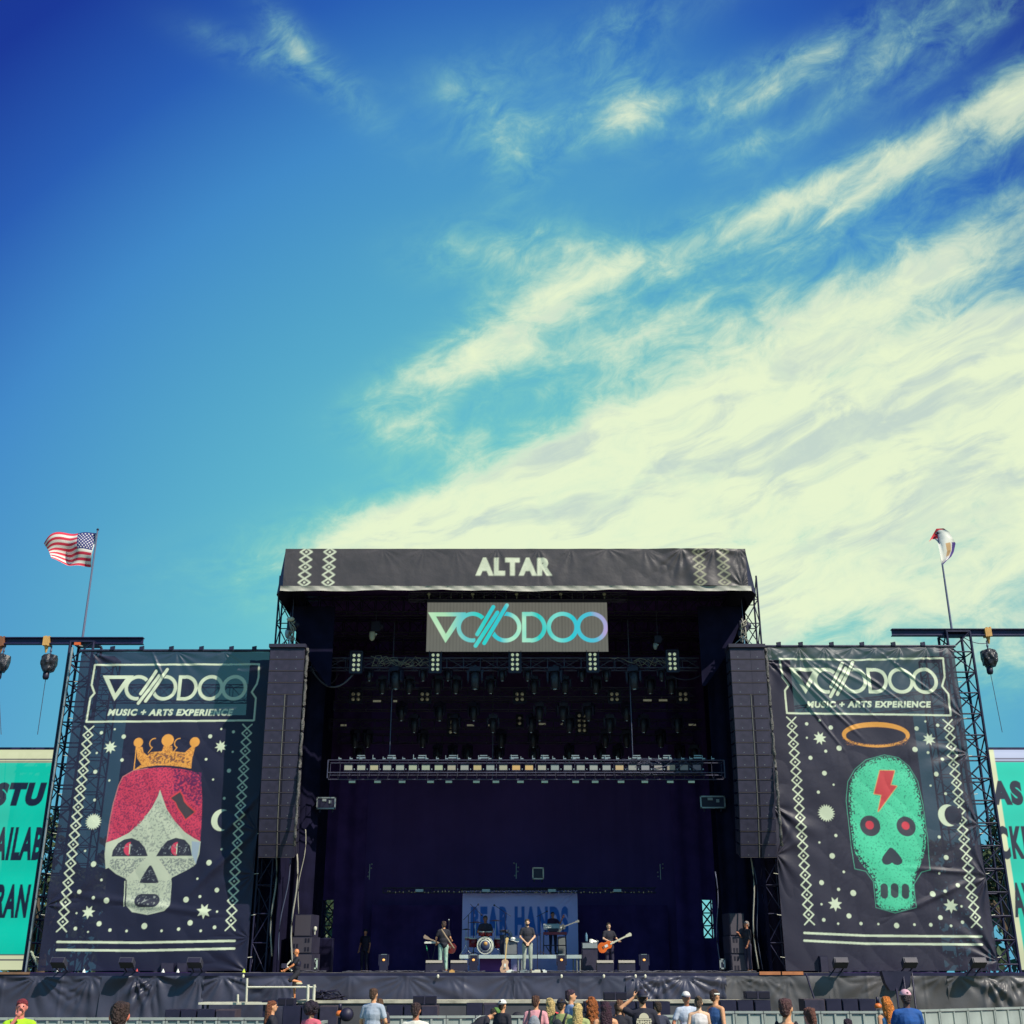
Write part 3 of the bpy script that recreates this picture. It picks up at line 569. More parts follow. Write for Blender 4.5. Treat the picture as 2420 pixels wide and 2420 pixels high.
for k in range(36):
    x_ = xl+.4+(xr-xl-.8)*k/35+r_.uniform(-.05, .05); MB().cone((x_, -.3, za), (x_, -.3, za+r_.uniform(.1, .2)), .016, n=5).box((x_+.04, -.3, za+.05), (.10, .05, .04)).build('clamp', m_alu, tlow)
for k in range(12):
    x_ = X(855+k*72, 1796, D_L); q = MB().box((x_, -.2, za+.09), (.30, .14, .05)).box((x_, -.2, za+.17), (.26, .1, .03)); q.build('clip_unit', m_alu, tlow)
for k, px in enumerate((833, 893, 951, 1018, 1061, 1126, 1172, 1230, 1287, 1360, 1406, 1467, 1523, 1583, 1633)):
    x_ = X(px, 1846, D_L); b = MB().box((x_, 0, zc2-.09), (.24, .2, .1)).build('down_lamp', m_dark, tlow); MB().box((x_, -.105, zc2-.10), (.22, .01, .07)).build('lamp_face', m_lampd, b)
q = MB()
for k in range(30): q.path([(xr-3.4+r_.uniform(-.3, .3)+j*.5, r_.uniform(-.3, .3), za+r_.uniform(-.5, .1)) for j in range(6)], .012, 4)
q.build('cable_tangle', m_wire, tlow)
# lamp blocks: rows x columns of round lamps in a frame
def lamp_block(px, py, D, nc, nr, label, group, lit=True, s=.175, r=.056):
    p = at(px, py, D); t = thing('lamp_block', label, 'stage light', (p.x, D, p.z), group=group); w, h = nc*s+.06, nr*s+.06
    fr = MB(); fr.box((0, .08, 0), (w, .14, h)); fr.box((-w/2-.01, 0, 0), (.03, .2, h+.05)).box((w/2+.01, 0, 0), (.03, .2, h+.05)).box((0, 0, h/2+.02), (w, .18, .03)).box((0, 0, -h/2-.02), (w, .18, .03)); fr.build('housing', m_black if lit else m_dark, t)
    base = None
    for i in range(nc):
        for j in range(nr):
            q = ((i-(nc-1)/2)*s, -.01, (j-(nr-1)/2)*s)
            if base is None: base = MB().lathe([(r, 0), (r, -.03), (r*.7, -.05), (.001, -.06)], 10, axis='y').build('lamp', m_lamp if lit else m_lampd, t); o = base
            else: o = base.copy(); COL.objects.link(o)
            o.location = q; o.rotation_euler = (radians(random.uniform(-4, 4)), 0, 0)
            if not lit: MB().lathe([(r*1.15, .01), (r*1.25, -.02), (r*1.12, -.03)], 8, (q[0], q[1], q[2]), 'y').build('lamp_rim', m_dark, t)
    return t
names = ['far left end', 'left half', 'middle', 'right half', 'far right end']
for k, px in enumerate((842, 1029, 1217, 1400.5, 1589)): lamp_block(px, 1566-k*.7, 41.1, 2, 4, 'block of eight lit round lamps at the %s of the front truss' % names[k], 'lit lamp blocks on the front truss')
for k, px in enumerate((841, 1004, 1228, 1452, 1614)): lamp_block(px, 1647, 44, 2, 2, 'dim block of four lamps at the %s of the rear truss' % names[k], 'dim four-lamp blocks on the rear truss', False, .2, .07)
for px, py, nm in ((1071, 1713, 'left'), (1375, 1709, 'right')): lamp_block(px, py, 47, 2, 4, 'dim block of eight lamps deep in the roof, %s one' % nm, 'dim eight-lamp blocks deep in the roof', False, .2, .07)
lamp_block(1228, 1704, 47, 1, 2, 'tiny dim pair of lamps deep in the roof centre', None, False, .2, .07)
k = 0
for px, py, w in ((891, 1657, 19), (934, 1657, 9), (1530, 1655, 20), (1567, 1655, 20), (812, 1714, 15), (1112, 1714, 18), (1155, 1714, 7), (1281, 1711, 19), (1334, 1711, 19), (1636, 1713, 18)):
    k += 1; D = 44.2 if py < 1700 else 47.2; p = at(px, py, D); t = thing('batten_light', '%s pale bar light from the left among the rear trusses' % ORD[k], 'stage light', p, group='pale bar lights among the rear trusses')
    MB().box((0, .03, 0), (w/60., .06, .09)).build('housing', m_dark, t); MB().box((0, -.005, 0), (w/62., .012, .075)).build('lens', mat('bar_lens', (.6, .58, .42), .4, emit=.12), t)
# moving-head spotlights
def moving_head():
    t = thing('moving_head', '', 'spotlight'); MB().box((0, 0, -.10), (.40, .34, .16)).box((0, 0, .02), (.1, .1, .1)).build('base', m_dark, t)
    y_ = MB(); y_.lathe([(.02, -.5), (.3, -.42), (.33, -.30), (.27, -.19)][::-1], 3) if False else None
    for s in (-1, 1): y_.box((s*.15, 0, -.18), (.32, .12, .05)).box((s*.25, 0, -.34), (.07, .16, .34)).ell((s*.25, 0, -.5), (.045, .11, .11))
    y_.build('yoke', m_dark, t)
    MB().lathe([(.10, -.16), (.155, -.28), (.17, -.44), (.15, -.58), (.135, -.80), (.10, -.82)], 14).build('lamp_head', mat('charcoal_lamp_shell', (.035, .033, .048), .4, var=.3), t)
    MB().lathe([(.11, -.825), (.001, -.85)], 12).build('lens', m_chrome, t); MB().box((0, -.165, -.42), (.16, .01, .07)).build('shell_panel', m_dark, t); return t
mh = moving_head(); big = [936, 1123, 1311, 1498]; small = [873, 1000, 1059, 1187, 1247, 1375, 1433, 1563]
mid = [905, 968, 1035, 1078, 1160, 1262, 1335, 1407, 1535, 1585]
n = 0
for kind, lst, sc, D, dz_, lab in ((0, big, 1., 41.2, -.25, 'large spotlight'), (1, small, .58, 41.5, -.22, 'small spotlight'), (2, mid, .8, 42.4, -.3, 'unlit dark spotlight')):
    for k, px in enumerate(lst):
        o = mh if n == 0 else dup(mh); n += 1; o.location = (X(px, 1590, D), D, Z(1570, 41.4)+dz_+.1); o.scale = (sc,)*3; o.rotation_euler = (0, 0, random.uniform(-.5, .5))
        o['label'] = '%s %s from the left hanging under the front truss' % (ORD[k+1], lab); o['group'] = lab+'s under the front truss'
for j, (py, D, lst) in enumerate(((1655, 44.3, (950, 1040, 1120, 1275, 1330, 1390, 1480)), (1683, 45, (980, 1075, 1165, 1255, 1345, 1440, 1520, 1600)), (1720, 47.2, (840, 870, 1000, 1185, 1260, 1430, 1480, 1560)), (1755, 48.6, (850, 1035, 1070, 1105, 1180, 1262, 1345, 1420, 1460, 1605, 1640)))):
    for k, px in enumerate(lst):
        o = dup(mh); o.location = (X(px, py, D), D, Z(py, D)-.1); o.scale = (.85,)*3; o.rotation_euler = (0, 0, random.uniform(-1, 1))
        o['label'] = '%s dark spotlight from the left on the %s' % (ORD[k+1], ['upper rear truss', 'second rear truss', 'third rear truss', 'deepest rear truss'][j]); o['group'] = 'dark spotlights on the rear trusses'
hoist(889, 1482, 41.4, 'chain hoist with a silvery bag over the left end of the front truss', 14.6, s=1.1, sackm=m_cream)
hoist(1554, 1512, 41.4, 'chain hoist with pale slings over the right end of the front truss', 14.6, s=.8, sackm=m_grey)
for k, (px, D) in enumerate(((924, 42), (1492, 41.6), (1165, 46))):
    z0_ = Z(1800 if k < 2 else 1790, 41); p = X(px, 1700, D); tag(MB().cone((p, D, z0_), (p, D, 14.3), .02, n=5).build('hoist_cable', m_wire), ['thin cable dropping left of centre to the low truss', 'thin cable dropping right of centre to the low truss', 'faint cable dropping behind the low truss near centre'][k], 'cable')
q = catenary((X(732, 1580, 41.2), 41.2, Z(1575, 41.2)), (X(836, 1588, 41.2), 41.2, Z(1592, 41.2)), .62); tag(MB().path(q, .035, 6).build('cable_loop', mat('grey_hose', (.12, .12, .16), .45)), 'thick cable sagging from left speaker hang to front truss', 'cable')
q = catenary((X(762, 1570, 42.2), 42.2, Z(1575, 42.2)), (X(800, 1588, 42), 42, Z(1590, 42)), .5); tag(MB().path(q, .025, 6).build('cable_loop', m_cable), 'thinner inner cable sagging beside the thick one', 'cable')
q = catenary((X(1705, 1540, 41.2), 41.2, Z(1540, 41.2)), (X(1592, 1600, 41.2), 41.2, Z(1600, 41.2)), .45); tag(MB().path(q, .02, 6).build('cable_loop', m_cable), 'faint cable sagging from right speaker hang to front truss', 'cable')
q = MB(); r_ = random.Random(9)
for k in range(14):
    x0 = X(r_.choice([880, 900, 925, 960, 1440, 1470, 1500]), 1565, 41.3); q.path([(x0+j*.17+r_.uniform(-.05, .05), 41.15+r_.uniform(-.1, .1), zft+r_.uniform(-.18, .25)) for j in range(8)], .011, 4)
tag(q.build('cable_tangle', m_rope), 'pale tangled cables lying along the front truss', 'cables')
# ================================================================ VIDEO SCREEN
DS = 41.0
sx0 = (X(1010, 1424, DS)+X(1007, 1541, DS))/2; sx1 = (X(1434, 1422, DS)+X(1438, 1539, DS))/2; sz0, sz1 = Z(1540, DS), Z(1424, DS)
scr = thing('video_screen', 'wide hanging LED screen with a shimmering turquoise word mark on grey', 'screen', ((sx0+sx1)/2, DS, sz0)); hw = (sx1-sx0)/2; H_ = sz1-sz0
cv = Canvas(-hw, hw, 0, H_, .02, (0, 0, 0), 3)
k0, k1 = X(1011, 1481, DS)-(sx0+sx1)/2, X(1436, 1481, DS)-(sx0+sx1)/2
wordmark(cv, k0, k1, Z(1481.5, DS)-sz0, (1, 1, 1)); mk, _ = cv.done(); mk = mk[..., :1]; hh, ww = mk.shape[:2]
pal = np.array([lin(*c) for c in ((215, 240, 205), (175, 230, 185), (110, 205, 205), (40, 215, 205), (60, 200, 215), (180, 240, 205), (30, 205, 200), (130, 225, 210), (40, 205, 215), (90, 190, 215), (190, 160, 215))])
u = np.clip(np.linspace(0, 1, ww)[None]*.97+.16*(fbm((hh, ww), 2, 3, 8, 4)-.5)+.03*np.linspace(0, 1, hh)[:, None], 0, .999)*(len(pal)-1); i0 = u.astype(int); fr = (u-i0)[..., None]; hol = pal[i0]*(1-fr)+pal[i0+1]*fr
stripe = 1-.16*(np.arange(ww) % 6 < 2)[None, :, None]; grad = np.linspace(1.12, .86, hh)[:, None, None]*.0+1
base = np.array(lin(108, 108, 100))[None, None]*stripe*(1+.1*(fbm((hh, ww), 4, 2, 3, 4)[..., None]-.5)); colr = base*(1-mk)+hol*mk
seam = (np.abs((np.linspace(0, 8, ww) % 1)-.5) > .485)[None, :, None]*(1-mk)*.12; colr = colr*(1-seam)
m_led = mat('led_surface', (1, 1, 1), .5, attr=True, emit=.95)
b = m_led.node_tree.nodes['Principled BSDF']; 
for lk in list(b.inputs['Base Color'].links): m_led.node_tree.links.remove(lk)
b.inputs['Base Color'].default_value = (.03, .03, .03, 1)
sheet('display', -hw, hw, 0, H_, .02, lambda A, B: A*0, m_led, scr, colr)
MB().box((0, .09, H_/2), (2*hw+.02, .16, H_+.02)).build('casing', m_dark, scr)
MB().box((0, .02, H_+.06), (2*hw, .14, .10)).build('header_bar', mat('blue_grey_bar', (.06, .07, .12), .5), scr)
for k in range(17):
    x_ = -hw+.05+(2*hw-.1)*k/16; MB().cone((x_, .02, H_+.1), (x_, .02, H_+.36), .014, n=5).ell((x_, .02, H_+.22), (.035, .035, .04), 8, 5).build('hanger', m_alu, scr)
for k, px in enumerate((1014, 1117, 1221, 1325, 1428)):
    q = at(px, 1404, 41.0); tag(MB().ell(q, (.07, .07, .06)).cone(q, q-Vector((0, 0, .2)), .02).build('truss_clamp', m_cream), '%s pale clamp from the left on the screen truss' % ORD[k+1], 'clamp', 'pale clamps on the screen truss')
# ================================================================ PRINTED BANNERS
DB = 40.45
CREAM = (.78, .86, .62); BG = (.018, .018, .050)
def Q(ox, oy, s): return lambda p: (lambda v: (v.x, v.z))(at(ox+p[0]*s, oy+p[1]*s, DB))
q1, q2, q5, q6, qc = Q(0, 1200, .36232), Q(0, 1800, .36232), Q(1720, 1200, .36232), Q(1720, 1800, .36232), Q(200, 1720, .24845)
MS = .36232/(FPX/(DB*1.0))*1.0            # metres per zoom pixel (about)
def finish_banner(name, label, cv, x0, x1, z0, z1, seed, fpts, amp, crease=None):
    im, cov = cv.done(); h, w = cov.shape
    dirt = .86+.28*fbm((h, w), 5, 5, seed, .7)[..., None]; im = im*dirt
    sheer = np.clip(.10*(1-cov)+.02*cov, 0, 1)
    f0 = folds(fpts, amp*.8, 5, 1.5, .018, seed); cr = crease or []
    def f(A, B):
        Y = f0(A, B)
        for (ax, az_, bx_, bz_, wd, h) in cr:
            ux, uz = bx_-ax, bz_-az_; l2 = ux*ux+uz*uz; t_ = ((A-ax)*ux+(B-az_)*uz)/l2; d = ((A-ax)*uz-(B-az_)*ux)/np.sqrt(l2); Y = Y+h*np.exp(-(d/wd)**2)*np.clip(1-np.abs(t_-.45)/.6, 0, 1)
        return Y
    t = thing(name, label, 'banner', ((x0+x1)/2, DB, z0)); xc = (x0+x1)/2
    sheet('printed_cloth', x0-xc, x1-xc, 0, z1-z0, .02, lambda A, B: -np.abs(f(A+xc, B+z0)), m_print, t, im, sheer)
    MB().cone((x0-xc-.1, .02, z1-z0+.06), (x1-xc+.1, .02, z1-z0+.06), .05, n=8).build('top_pipe', m_chord, t); return t, xc
spk = fbm((3000, 2200), 560, 2, 31, .75); spk2 = fbm((3000, 2200), 420, 2, 77, .75)
def sub(n, cv): return n[:cv.H, :cv.W]
# --- left banner
x0, x1, z0, z1 = X(194, 1540, DB)-.0, X(642, 1537, DB), DECK+.05, Z(1541, DB)
cv = Canvas(x0, x1, z0, z1, .018, BG, 3); cv.tf = q1
cv.line([(622, 1030), (1690, 1025), (1685, 1110), (1675, 1155), (1642, 1207), (1668, 1245), (1655, 1390), (565, 1400), (590, 1245), (618, 1213), (600, 1160)], .065, CREAM, True)
a, b = q1((662, 1178)), q1((1612, 1178)); wordmark(cv, a[0], b[0], a[1], CREAM)
a, b, c = q1((702, 1360)), q1((1520, 1358)), q1((702, 1316)); cv.text('MUSIC + ARTS EXPERIENCE', a[0], b[0], a[1], c[1], CREAM, .05, .18)
for p, q in (((q1((583, 1428))), q2((402, 1108))), (q1((1617, 1416)), q2((1497, 1100)))):
    xm = (p[0]+q[0])/2; n = 21; zz = (p[1]-q[1])/(n+1); diamonds(cv, (xm, p[1]-zz*.5), (xm, q[1]+zz*.5), n, .165, .045, CREAM)
    for s in (-1, 1): cv.seg((xm, p[1]-zz*.5), (xm+s*.16, p[1]), .045, CREAM); cv.seg((xm, q[1]+zz*.5), (xm+s*.16, q[1]), .045, CREAM)
# skull with crown (own drawing)
cv.tf = qc; RED = (.72, .055, .12); WH = (.60, .66, .50); OR = (.95, .42, .08); DK = (.035, .035, .06); s1 = sub(spk, cv); s2 = sub(spk2, cv)
hair = [(212, 1092), (238, 900), (275, 720), (325, 550), (365, 470), (470, 408), (600, 388), (760, 378), (900, 392), (1020, 415), (1085, 450), (1110, 520), (1118, 700), (1112, 900), (1100, 1080)]
cv.poly(hair, (.30, .03, .09)); cv.poly(hair, RED, speck=(s1, .44)); cv.line(hair[:7], .03, (.6, .2, .2))
cv.poly([(850, 395), (1110, 430), (1115, 780), (960, 640), (850, 600)], (.16, .02, .10), speck=(s2, .50))
face = [(205, 1095), (300, 1062), (420, 1002), (540, 900), (640, 762), (700, 650), (718, 590), (735, 642), (780, 772), (850, 882), (950, 992), (1040, 1052), (1105, 1085), (1092, 1200), (1055, 1300), (1000, 1340), (822, 1430), (828, 1480), (812, 1690), (760, 1742), (600, 1780), (450, 1752), (395, 1690), (402, 1440), (300, 1392), (230, 1332), (203, 1345), (194, 1200)]
cv.poly(face, WH); cv.poly([(430, 1000), (716, 680), (900, 950), (720, 1180), (590, 1180)], (.34, .38, .32), speck=(s2, .60))
cv.poly([(235, 1250), (590, 1240), (400, 1440), (250, 1330)], (.26, .29, .27), speck=(s1, .52)); cv.poly([(690, 1240), (1040, 1245), (1040, 1320), (830, 1420)], (.26, .29, .27), speck=(s1, .52)); cv.poly([(400, 1450), (820, 1450), (812, 1690), (600, 1780), (400, 1700)], (.32, .36, .32), speck=(s1, .60))
cv.poly([(195, 1230), (262, 1240), (205, 1345)], WH); cv.poly([(1020, 1080), (1100, 1090), (1060, 1300), (1018, 1200)], (.42, .52, .62))
for pts in ([(262, 1226), (272, 1170), (320, 1100), (380, 1062), (450, 1050), (520, 1080), (572, 1140), (602, 1222)], [(680, 1223), (730, 1140), (790, 1076), (868, 1048), (950, 1065), (1002, 1120), (1021, 1219)]): cv.poly(pts, DK)
for cx_ in (432, 880): cv.disk((cx_, 1152), .20, RED, rz=.22, a0=90, a1=270); cv.line([(cx_, 1108), (cx_-6, 1198)], .03, CREAM)
cv.poly([(628, 1300), (655, 1345), (708, 1470), (690, 1478), (535, 1478), (520, 1468), (590, 1350)], DK, 1)
cv.line([(535, 1643), (655, 1643)], .41, DK); cv.line([(592, 1240), (400, 1440)], .045, (.62, .66, .5)); cv.line([(695, 1240), (822, 1430)], .045, (.62, .66, .5)); cv.line([(385, 1460), (375, 1695)], .03, CREAM)
cv.poly([(806, 668), (912, 598), (940, 640), (952, 692), (992, 735), (1062, 800), (958, 888), (922, 832), (880, 775), (858, 712)], (.75, .06, .07)); cv.poly([(822, 672), (908, 614), (930, 650), (945, 705), (985, 750), (1046, 803), (960, 872), (935, 830), (890, 765), (868, 712)], (.07, .05, .06))
crown = [(470, 405), (540, 352), (500, 292), (492, 180), (550, 185), (560, 235), (600, 270), (628, 236), (735, 226), (752, 175), (832, 175), (838, 226), (950, 240), (1020, 178), (1052, 185), (1022, 300), (1014, 392), (900, 372), (800, 362), (700, 360), (600, 372)]
cv.poly(crown, OR); cv.poly(crown, (.60, .22, .05), speck=(s1, .58)); cv.poly([(600, 240), (950, 250), (1010, 340), (620, 345)], (.26, .11, .06), speck=(s2, .54)); cv.poly([(500, 1600), (690, 1600), (690, 1685), (500, 1685)], (.35, .38, .36), speck=(s2, .70)); cv.poly([(300, 1110), (560, 1110), (560, 1210), (300, 1210)], (.30, .34, .36), speck=(s2, .71)); cv.poly([(740, 1110), (990, 1110), (990, 1210), (740, 1210)], (.30, .34, .36), speck=(s2, .71)); cv.poly([(560, 1340), (670, 1340), (690, 1460), (540, 1460)], (.30, .34, .36), speck=(s1, .71)); cv.line([(470, 402), (492, 190)], .035, OR)
for cx_, cy_, r in ((512, 143, .16), (1047, 140, .17), (790, 122, .21)): cv.disk((cx_, cy_), r, OR)
for cx_ in (665, 900): cv.disk((cx_, 150), .18, OR, rin=.145, a0=80, a1=250); cv.line([(cx_-20, 190), (cx_-60, 240)], .03, OR)
cv.tf = q1
k = .0053
for cx_, cy_, r in ((750, 1448, 7), (662, 1470, 11), (808, 1496, 14), (632, 1602, 7), (797, 1648, 11), (622, 1724, 13), (714, 1781, 7), (618, 1908, 9), (1443, 1446, 7), (1522, 1464, 10), (1371, 1494, 13), (1517, 1594, 7), (1344, 1643, 9), (1493, 1717, 13), (1390, 1775, 7), (1462, 1897, 9)): cv.disk((cx_, cy_), r*k, CREAM)
cv.star((720, 1565), .23, CREAM); cv.star((1440, 1560), .22, CREAM); cv.tf = q2
for cx_, cy_, r in ((1446, 572, 7), (1365, 660, 17), (612, 669, 17), (556, 583, 7), (663, 772, 8), (1288, 764, 7), (520, 849, 13), (1415, 838, 14), (612, 888, 10), (1304, 880, 9), (697, 906, 17), (1214, 900, 17), (500, 988, 6), (1415, 978, 7), (648, 1057, 15), (1240, 1051, 16), (942, 1072, 18), (493, 1088, 11), (718, 1098, 10), (1165, 1092, 10), (1399, 1080, 11), (576, 1110, 6), (826, 1104, 8), (1055, 1103, 8), (1309, 1103, 8)): cv.disk((cx_, cy_), r*k, CREAM)
cv.star((578, 982), .22, CREAM, 7); cv.star((1330, 975), .25, CREAM, 7); cv.star((610, 393), .28, CREAM, 20, .72)
cv.disk((1443, 383), .34, CREAM, rz=.36); cv.disk((1474, 383), .29, BG, rz=.32)
cv.line([(375, 1175), (900, 1180), (1530, 1168)], .07, CREAM); cv.line([(372, 1227), (900, 1232), (1528, 1218)], .07, CREAM)
tL, xcL = finish_banner('printed_banner', 'black mesh banner printed with a red-haired crowned skull', cv, x0, x1, z0, z1, 12, [(x0+(x1-x0)*t, z1) for t in (.05, .5, .75)]+[(x1, z0+1), (x1, z0+3.), (x1, z0+4.4), (x0, z1-2.5), (x0, z0+2), (x1, z0)], .06, [(x0+.5, z0+2.4, x1-.2, z0+1.6, .12, .05), (x1, z0+4.5, x0+4.5, z0+2.2, .12, .07), (x0+2.5, z1, x0+3.1, z1-1.1, .05, .06), (x1-.1, z0+5.5, x1-1.2, z0+4.2, .1, .08)])
bx = (x0, x1, z0, z1)
# --- right banner
x0, x1, z0, z1 = X(1808, 1533, DB), X(2252, 1531, DB), DECK+.05, Z(1531, DB)
x0 = min(x0, X(1857, 2290, DB)); x1 = (x1+X(2352, 2290, DB))/2+.06
cv = Canvas(x0, x1, z0, z1, .018, (.036, .031, .056), 3); cv.tf = q5; BG2 = (.036, .031, .056)
cv.line([(335, 990), (860, 996), (1398, 985), (1412, 1105), (1395, 1165), (1435, 1215), (1450, 1355), (385, 1340), (370, 1195), (395, 1162), (355, 1110)], .065, CREAM, True)
a, b = q5((400, 1130)), q5((1367, 1128)); wordmark(cv, a[0], b[0], a[1], CREAM)
a, b, c = q5((515, 1305)), q5((1328, 1308)), q5((515, 1262)); cv.text('MUSIC + ARTS EXPERIENCE', a[0], b[0], a[1], c[1], CREAM, .05, .18)
for p, q in ((q5((417, 1366)), q6((530, 1062))), (q5((1434, 1383)), q6((1614, 1080)))):
    xm = (p[0]+q[0])/2; n = 21; zz = (p[1]-q[1])/(n+1); diamonds(cv, (xm, p[1]-zz*.5), (xm, q[1]+zz*.5), n, .165, .045, CREAM)
    for s in (-1, 1): cv.seg((xm, p[1]-zz*.5), (xm+s*.16, p[1]), .045, CREAM); cv.seg((xm, q[1]+zz*.5), (xm+s*.16, q[1]), .045, CREAM)
cv.disk((965, 1480), 222*k, OR, rz=74*k*1.12); cv.disk((965, 1490), 196*k, BG2, rz=50*k*1.12)
s1 = sub(spk, cv); s2 = sub(spk2, cv); yy = [(775, 1500), (1150, 1500), (1090, 1530), (960, 1545), (850, 1535)]; cv.poly([(740, 1500), (1190, 1500), (1150, 1550), (780, 1550)], (.30, .13, .07), speck=(s1, .55)); cv.disk((965, 1486), 196*k, BG2, rz=50*k*1.12)
cv.tf = q6; GR = (.10, .74, .42); outl = [(1020, -45), (900, -12), (828, 50), (782, 130), (772, 250), (788, 400), (806, 560), (828, 698), (900, 714), (948, 780), (966, 950), (1090, 986), (1227, 950), (1213, 800), (1262, 720), (1317, 706), (1302, 500), (1272, 280), (1237, 130), (1182, 30), (1112, -27)]
cv.line(outl, .022, (.10, .45, .30), True)
body = [(1020, -40), (905, -5), (836, 55), (796, 130), (786, 250), (800, 400), (815, 540), (840, 620), (900, 700), (950, 760), (966, 850), (968, 945), (1090, 982), (1224, 946), (1212, 830), (1222, 740), (1262, 660), (1292, 560), (1288, 420), (1262, 280), (1228, 130), (1174, 32), (1110, -22)]
inner = [(1020, -5), (925, 20), (870, 70), (835, 140), (822, 260), (838, 400), (850, 520), (890, 600), (960, 680), (990, 760), (1000, 850), (1000, 925), (1090, 955), (1190, 920), (1180, 830), (1190, 740), (1230, 640), (1252, 540), (1248, 420), (1226, 290), (1196, 150), (1146, 60), (1090, 8)]
cv.poly(body, GR, 1, speck=(s1, .50)); cv.poly([( (p[0]*.55+r_[0]*.45), (p[1]*.55+r_[1]*.45)) for p, r_ in zip(body, inner)], GR, 1, speck=(s2, .38)); cv.poly(inner, GR, 1); cv.poly(inner, (.05, .40, .24), 1, speck=(s1, .70))
bolt = [(992, 58), (1086, 60), (1060, 152), (1100, 160), (980, 324), (1003, 216), (954, 208)]
cv.line(bolt, .05, (.85, .45, .15), True); cv.poly(bolt, (.72, .07, .08))
for cx_, cy_, r in ((928, 418, 64), (1162, 422, 61)): cv.disk((cx_, cy_), r*k, (.06, .06, .08)); cv.disk((cx_-3, cy_-5), r*k*.42, (.75, .06, .09))
cv.poly([(1062, 552), (1030, 590), (1002, 630), (1008, 662), (1032, 674), (1058, 668), (1070, 656), (1084, 670), (1112, 676), (1138, 660), (1138, 636), (1105, 592)], (.04, .05, .07), 1)
for cx_, cy_, w_, h_ in ((1020, 843, 46, 95), (1088, 840, 48, 92), (1158, 845, 46, 95)): cv.line([(cx_, cy_-h_/2+w_/2), (cx_, cy_+h_/2-w_/2)], w_*k, (.05, .07, .08))
for cx_, cy_, r in ((705, 481, 10), (598, 526, 7), (681, 614, 17), (757, 718, 8), (612, 788, 15), (723, 832, 10), (818, 856, 18), (611, 929, 7), (790, 1005, 15), (626, 1031, 11), (719, 1056, 7), (869, 1055, 10), (982, 1058, 7), (1100, 1068, 16), (1216, 1062, 8), (1322, 1063, 11), (1453, 1070, 8), (1528, 1046, 10), (1384, 1016, 14), (1520, 943, 7), (1412, 845, 10), (1335, 862, 17), (1496, 806, 13), (1377, 728, 7), (1423, 624, 15), (1378, 491, 10)): cv.disk((cx_, cy_), r*k, CREAM)
cv.star((700, 928), .24, CREAM, 7); cv.star((1452, 940), .24, CREAM, 7); cv.star((643, 335), .30, CREAM, 20, .72); cv.disk((1436, 350), .34, CREAM, rz=.36); cv.disk((1468, 350), .29, BG2, rz=.32)
cv.line([(500, 1116), (900, 1134), (1650, 1140)], .07, CREAM); cv.line([(500, 1166), (900, 1186), (1655, 1192)], .07, CREAM); cv.tf = q5
for cx_, cy_, r in ((597, 1388, 8), (514, 1410, 11), (672, 1433, 14), (515, 1501, 7), (638, 1588, 10), (726, 1568, 17), (539, 1631, 13), (630, 1731, 15), (690, 1806, 7), (590, 1855, 10), (1285, 1395, 7), (1365, 1420, 11), (1230, 1440, 14), (1218, 1577, 17), (1302, 1598, 9), (1397, 1640, 11), (1356, 1738, 15), (1321, 1812, 7), (1418, 1865, 9)): cv.disk((cx_, cy_), r*k, CREAM)
cv.star((600, 1503), .24, CREAM); cv.star((1312, 1510), .23, CREAM)
tR, xcR = finish_banner('printed_banner', 'black mesh banner printed with a green skull under an orange halo', cv, x0, x1, z0, z1, 21, [(x0+(x1-x0)*t, z1) for t in (.05, .2, .33, .48, .6, .72, .86, .97)]+[(x0+.1, z1-.5), (x1, z0+2.9), (x1, z0+4.6), (x1, z0+7), (x1, z1-2.5), (x1, z0+.3), (x0, z0+5.2), (x0, z0+3.6)], .085, [(x0+.05+.32*j, z1-.05-.1*(j % 3), x0+2.6+.30*j+.4*(j % 2), z1-3.6+.35*j, .05+.012*(j % 3), .085-.008*j) for j in range(7)]+[(x0+2.4, z1, x0+5.2, z1-2.3, .05, .05), (x0+4, z1, x0+6.4, z1-2.0, .05, .05), (x1, z0+3, x0+3, z0+1.4, .09, .05), (x1, z0+3, x0+4.2, z0+3.2, .08, .05)])
for (t, x0, x1, z1_, pys, nm) in ((tL, bx[0], bx[1], bx[3], (266, 335, 405, 476, 547, 601), 'L'), (tR, x0, x1, z1, (1841, 1893, 1966, 2038, 2112, 2182), 'R')):
    for px in pys: xx = X(px, 1533, DB)-t.location.x; MB().box((xx, 0, z1_-z0+.12), (.14, .12, .1)).cone((xx-.08, 0, z1_-z0+.17), (xx+.08, 0, z1_-z0+.2), .03).build('clamp', m_black, t)
    w2 = (x1-x0)/2
    for j in range(9):
        for s in (-1, 1): MB().cone((s*w2, -.01, .4+j*1.3), (s*(w2+.14), .02, .42+j*1.3), .012, n=4).build('bungee', m_cream, t)
# structure behind the sheer cloth
tower('truss_tower', 'lattice tower seen through the left side of the crowned-skull banner', X(236, 1700, 43.5), 43.5, 0, Z(1560, 43.5), .75)
tower('truss_tower', 'lattice tower seen through the right side of the green-skull banner', X(2222, 1700, 43.5), 43.5, 0, Z(1560, 43.5), .75)
tag(truss(MB(), (X(235, 1640, 43.6), 43.6, Z(1640, 43.6)), (X(650, 1640, 43.6), 43.6, Z(1640, 43.6)), .5, .6, 12).build('lighting_truss', m_chord), 'cross truss seen through the crowned-skull banner', 'truss')
tag(truss(MB(), (X(1800, 1700, 43.6), 43.6, Z(1700, 43.6)), (X(2225, 1640, 43.6), 43.6, Z(1650, 43.6)), .5, .6, 12).build('lighting_truss', m_chord), 'cross truss seen through the green-skull banner', 'truss')
m_back = mat('dark_scaffold_cladding', (.045, .055, .10), .8, var=.3, vscale=.5)
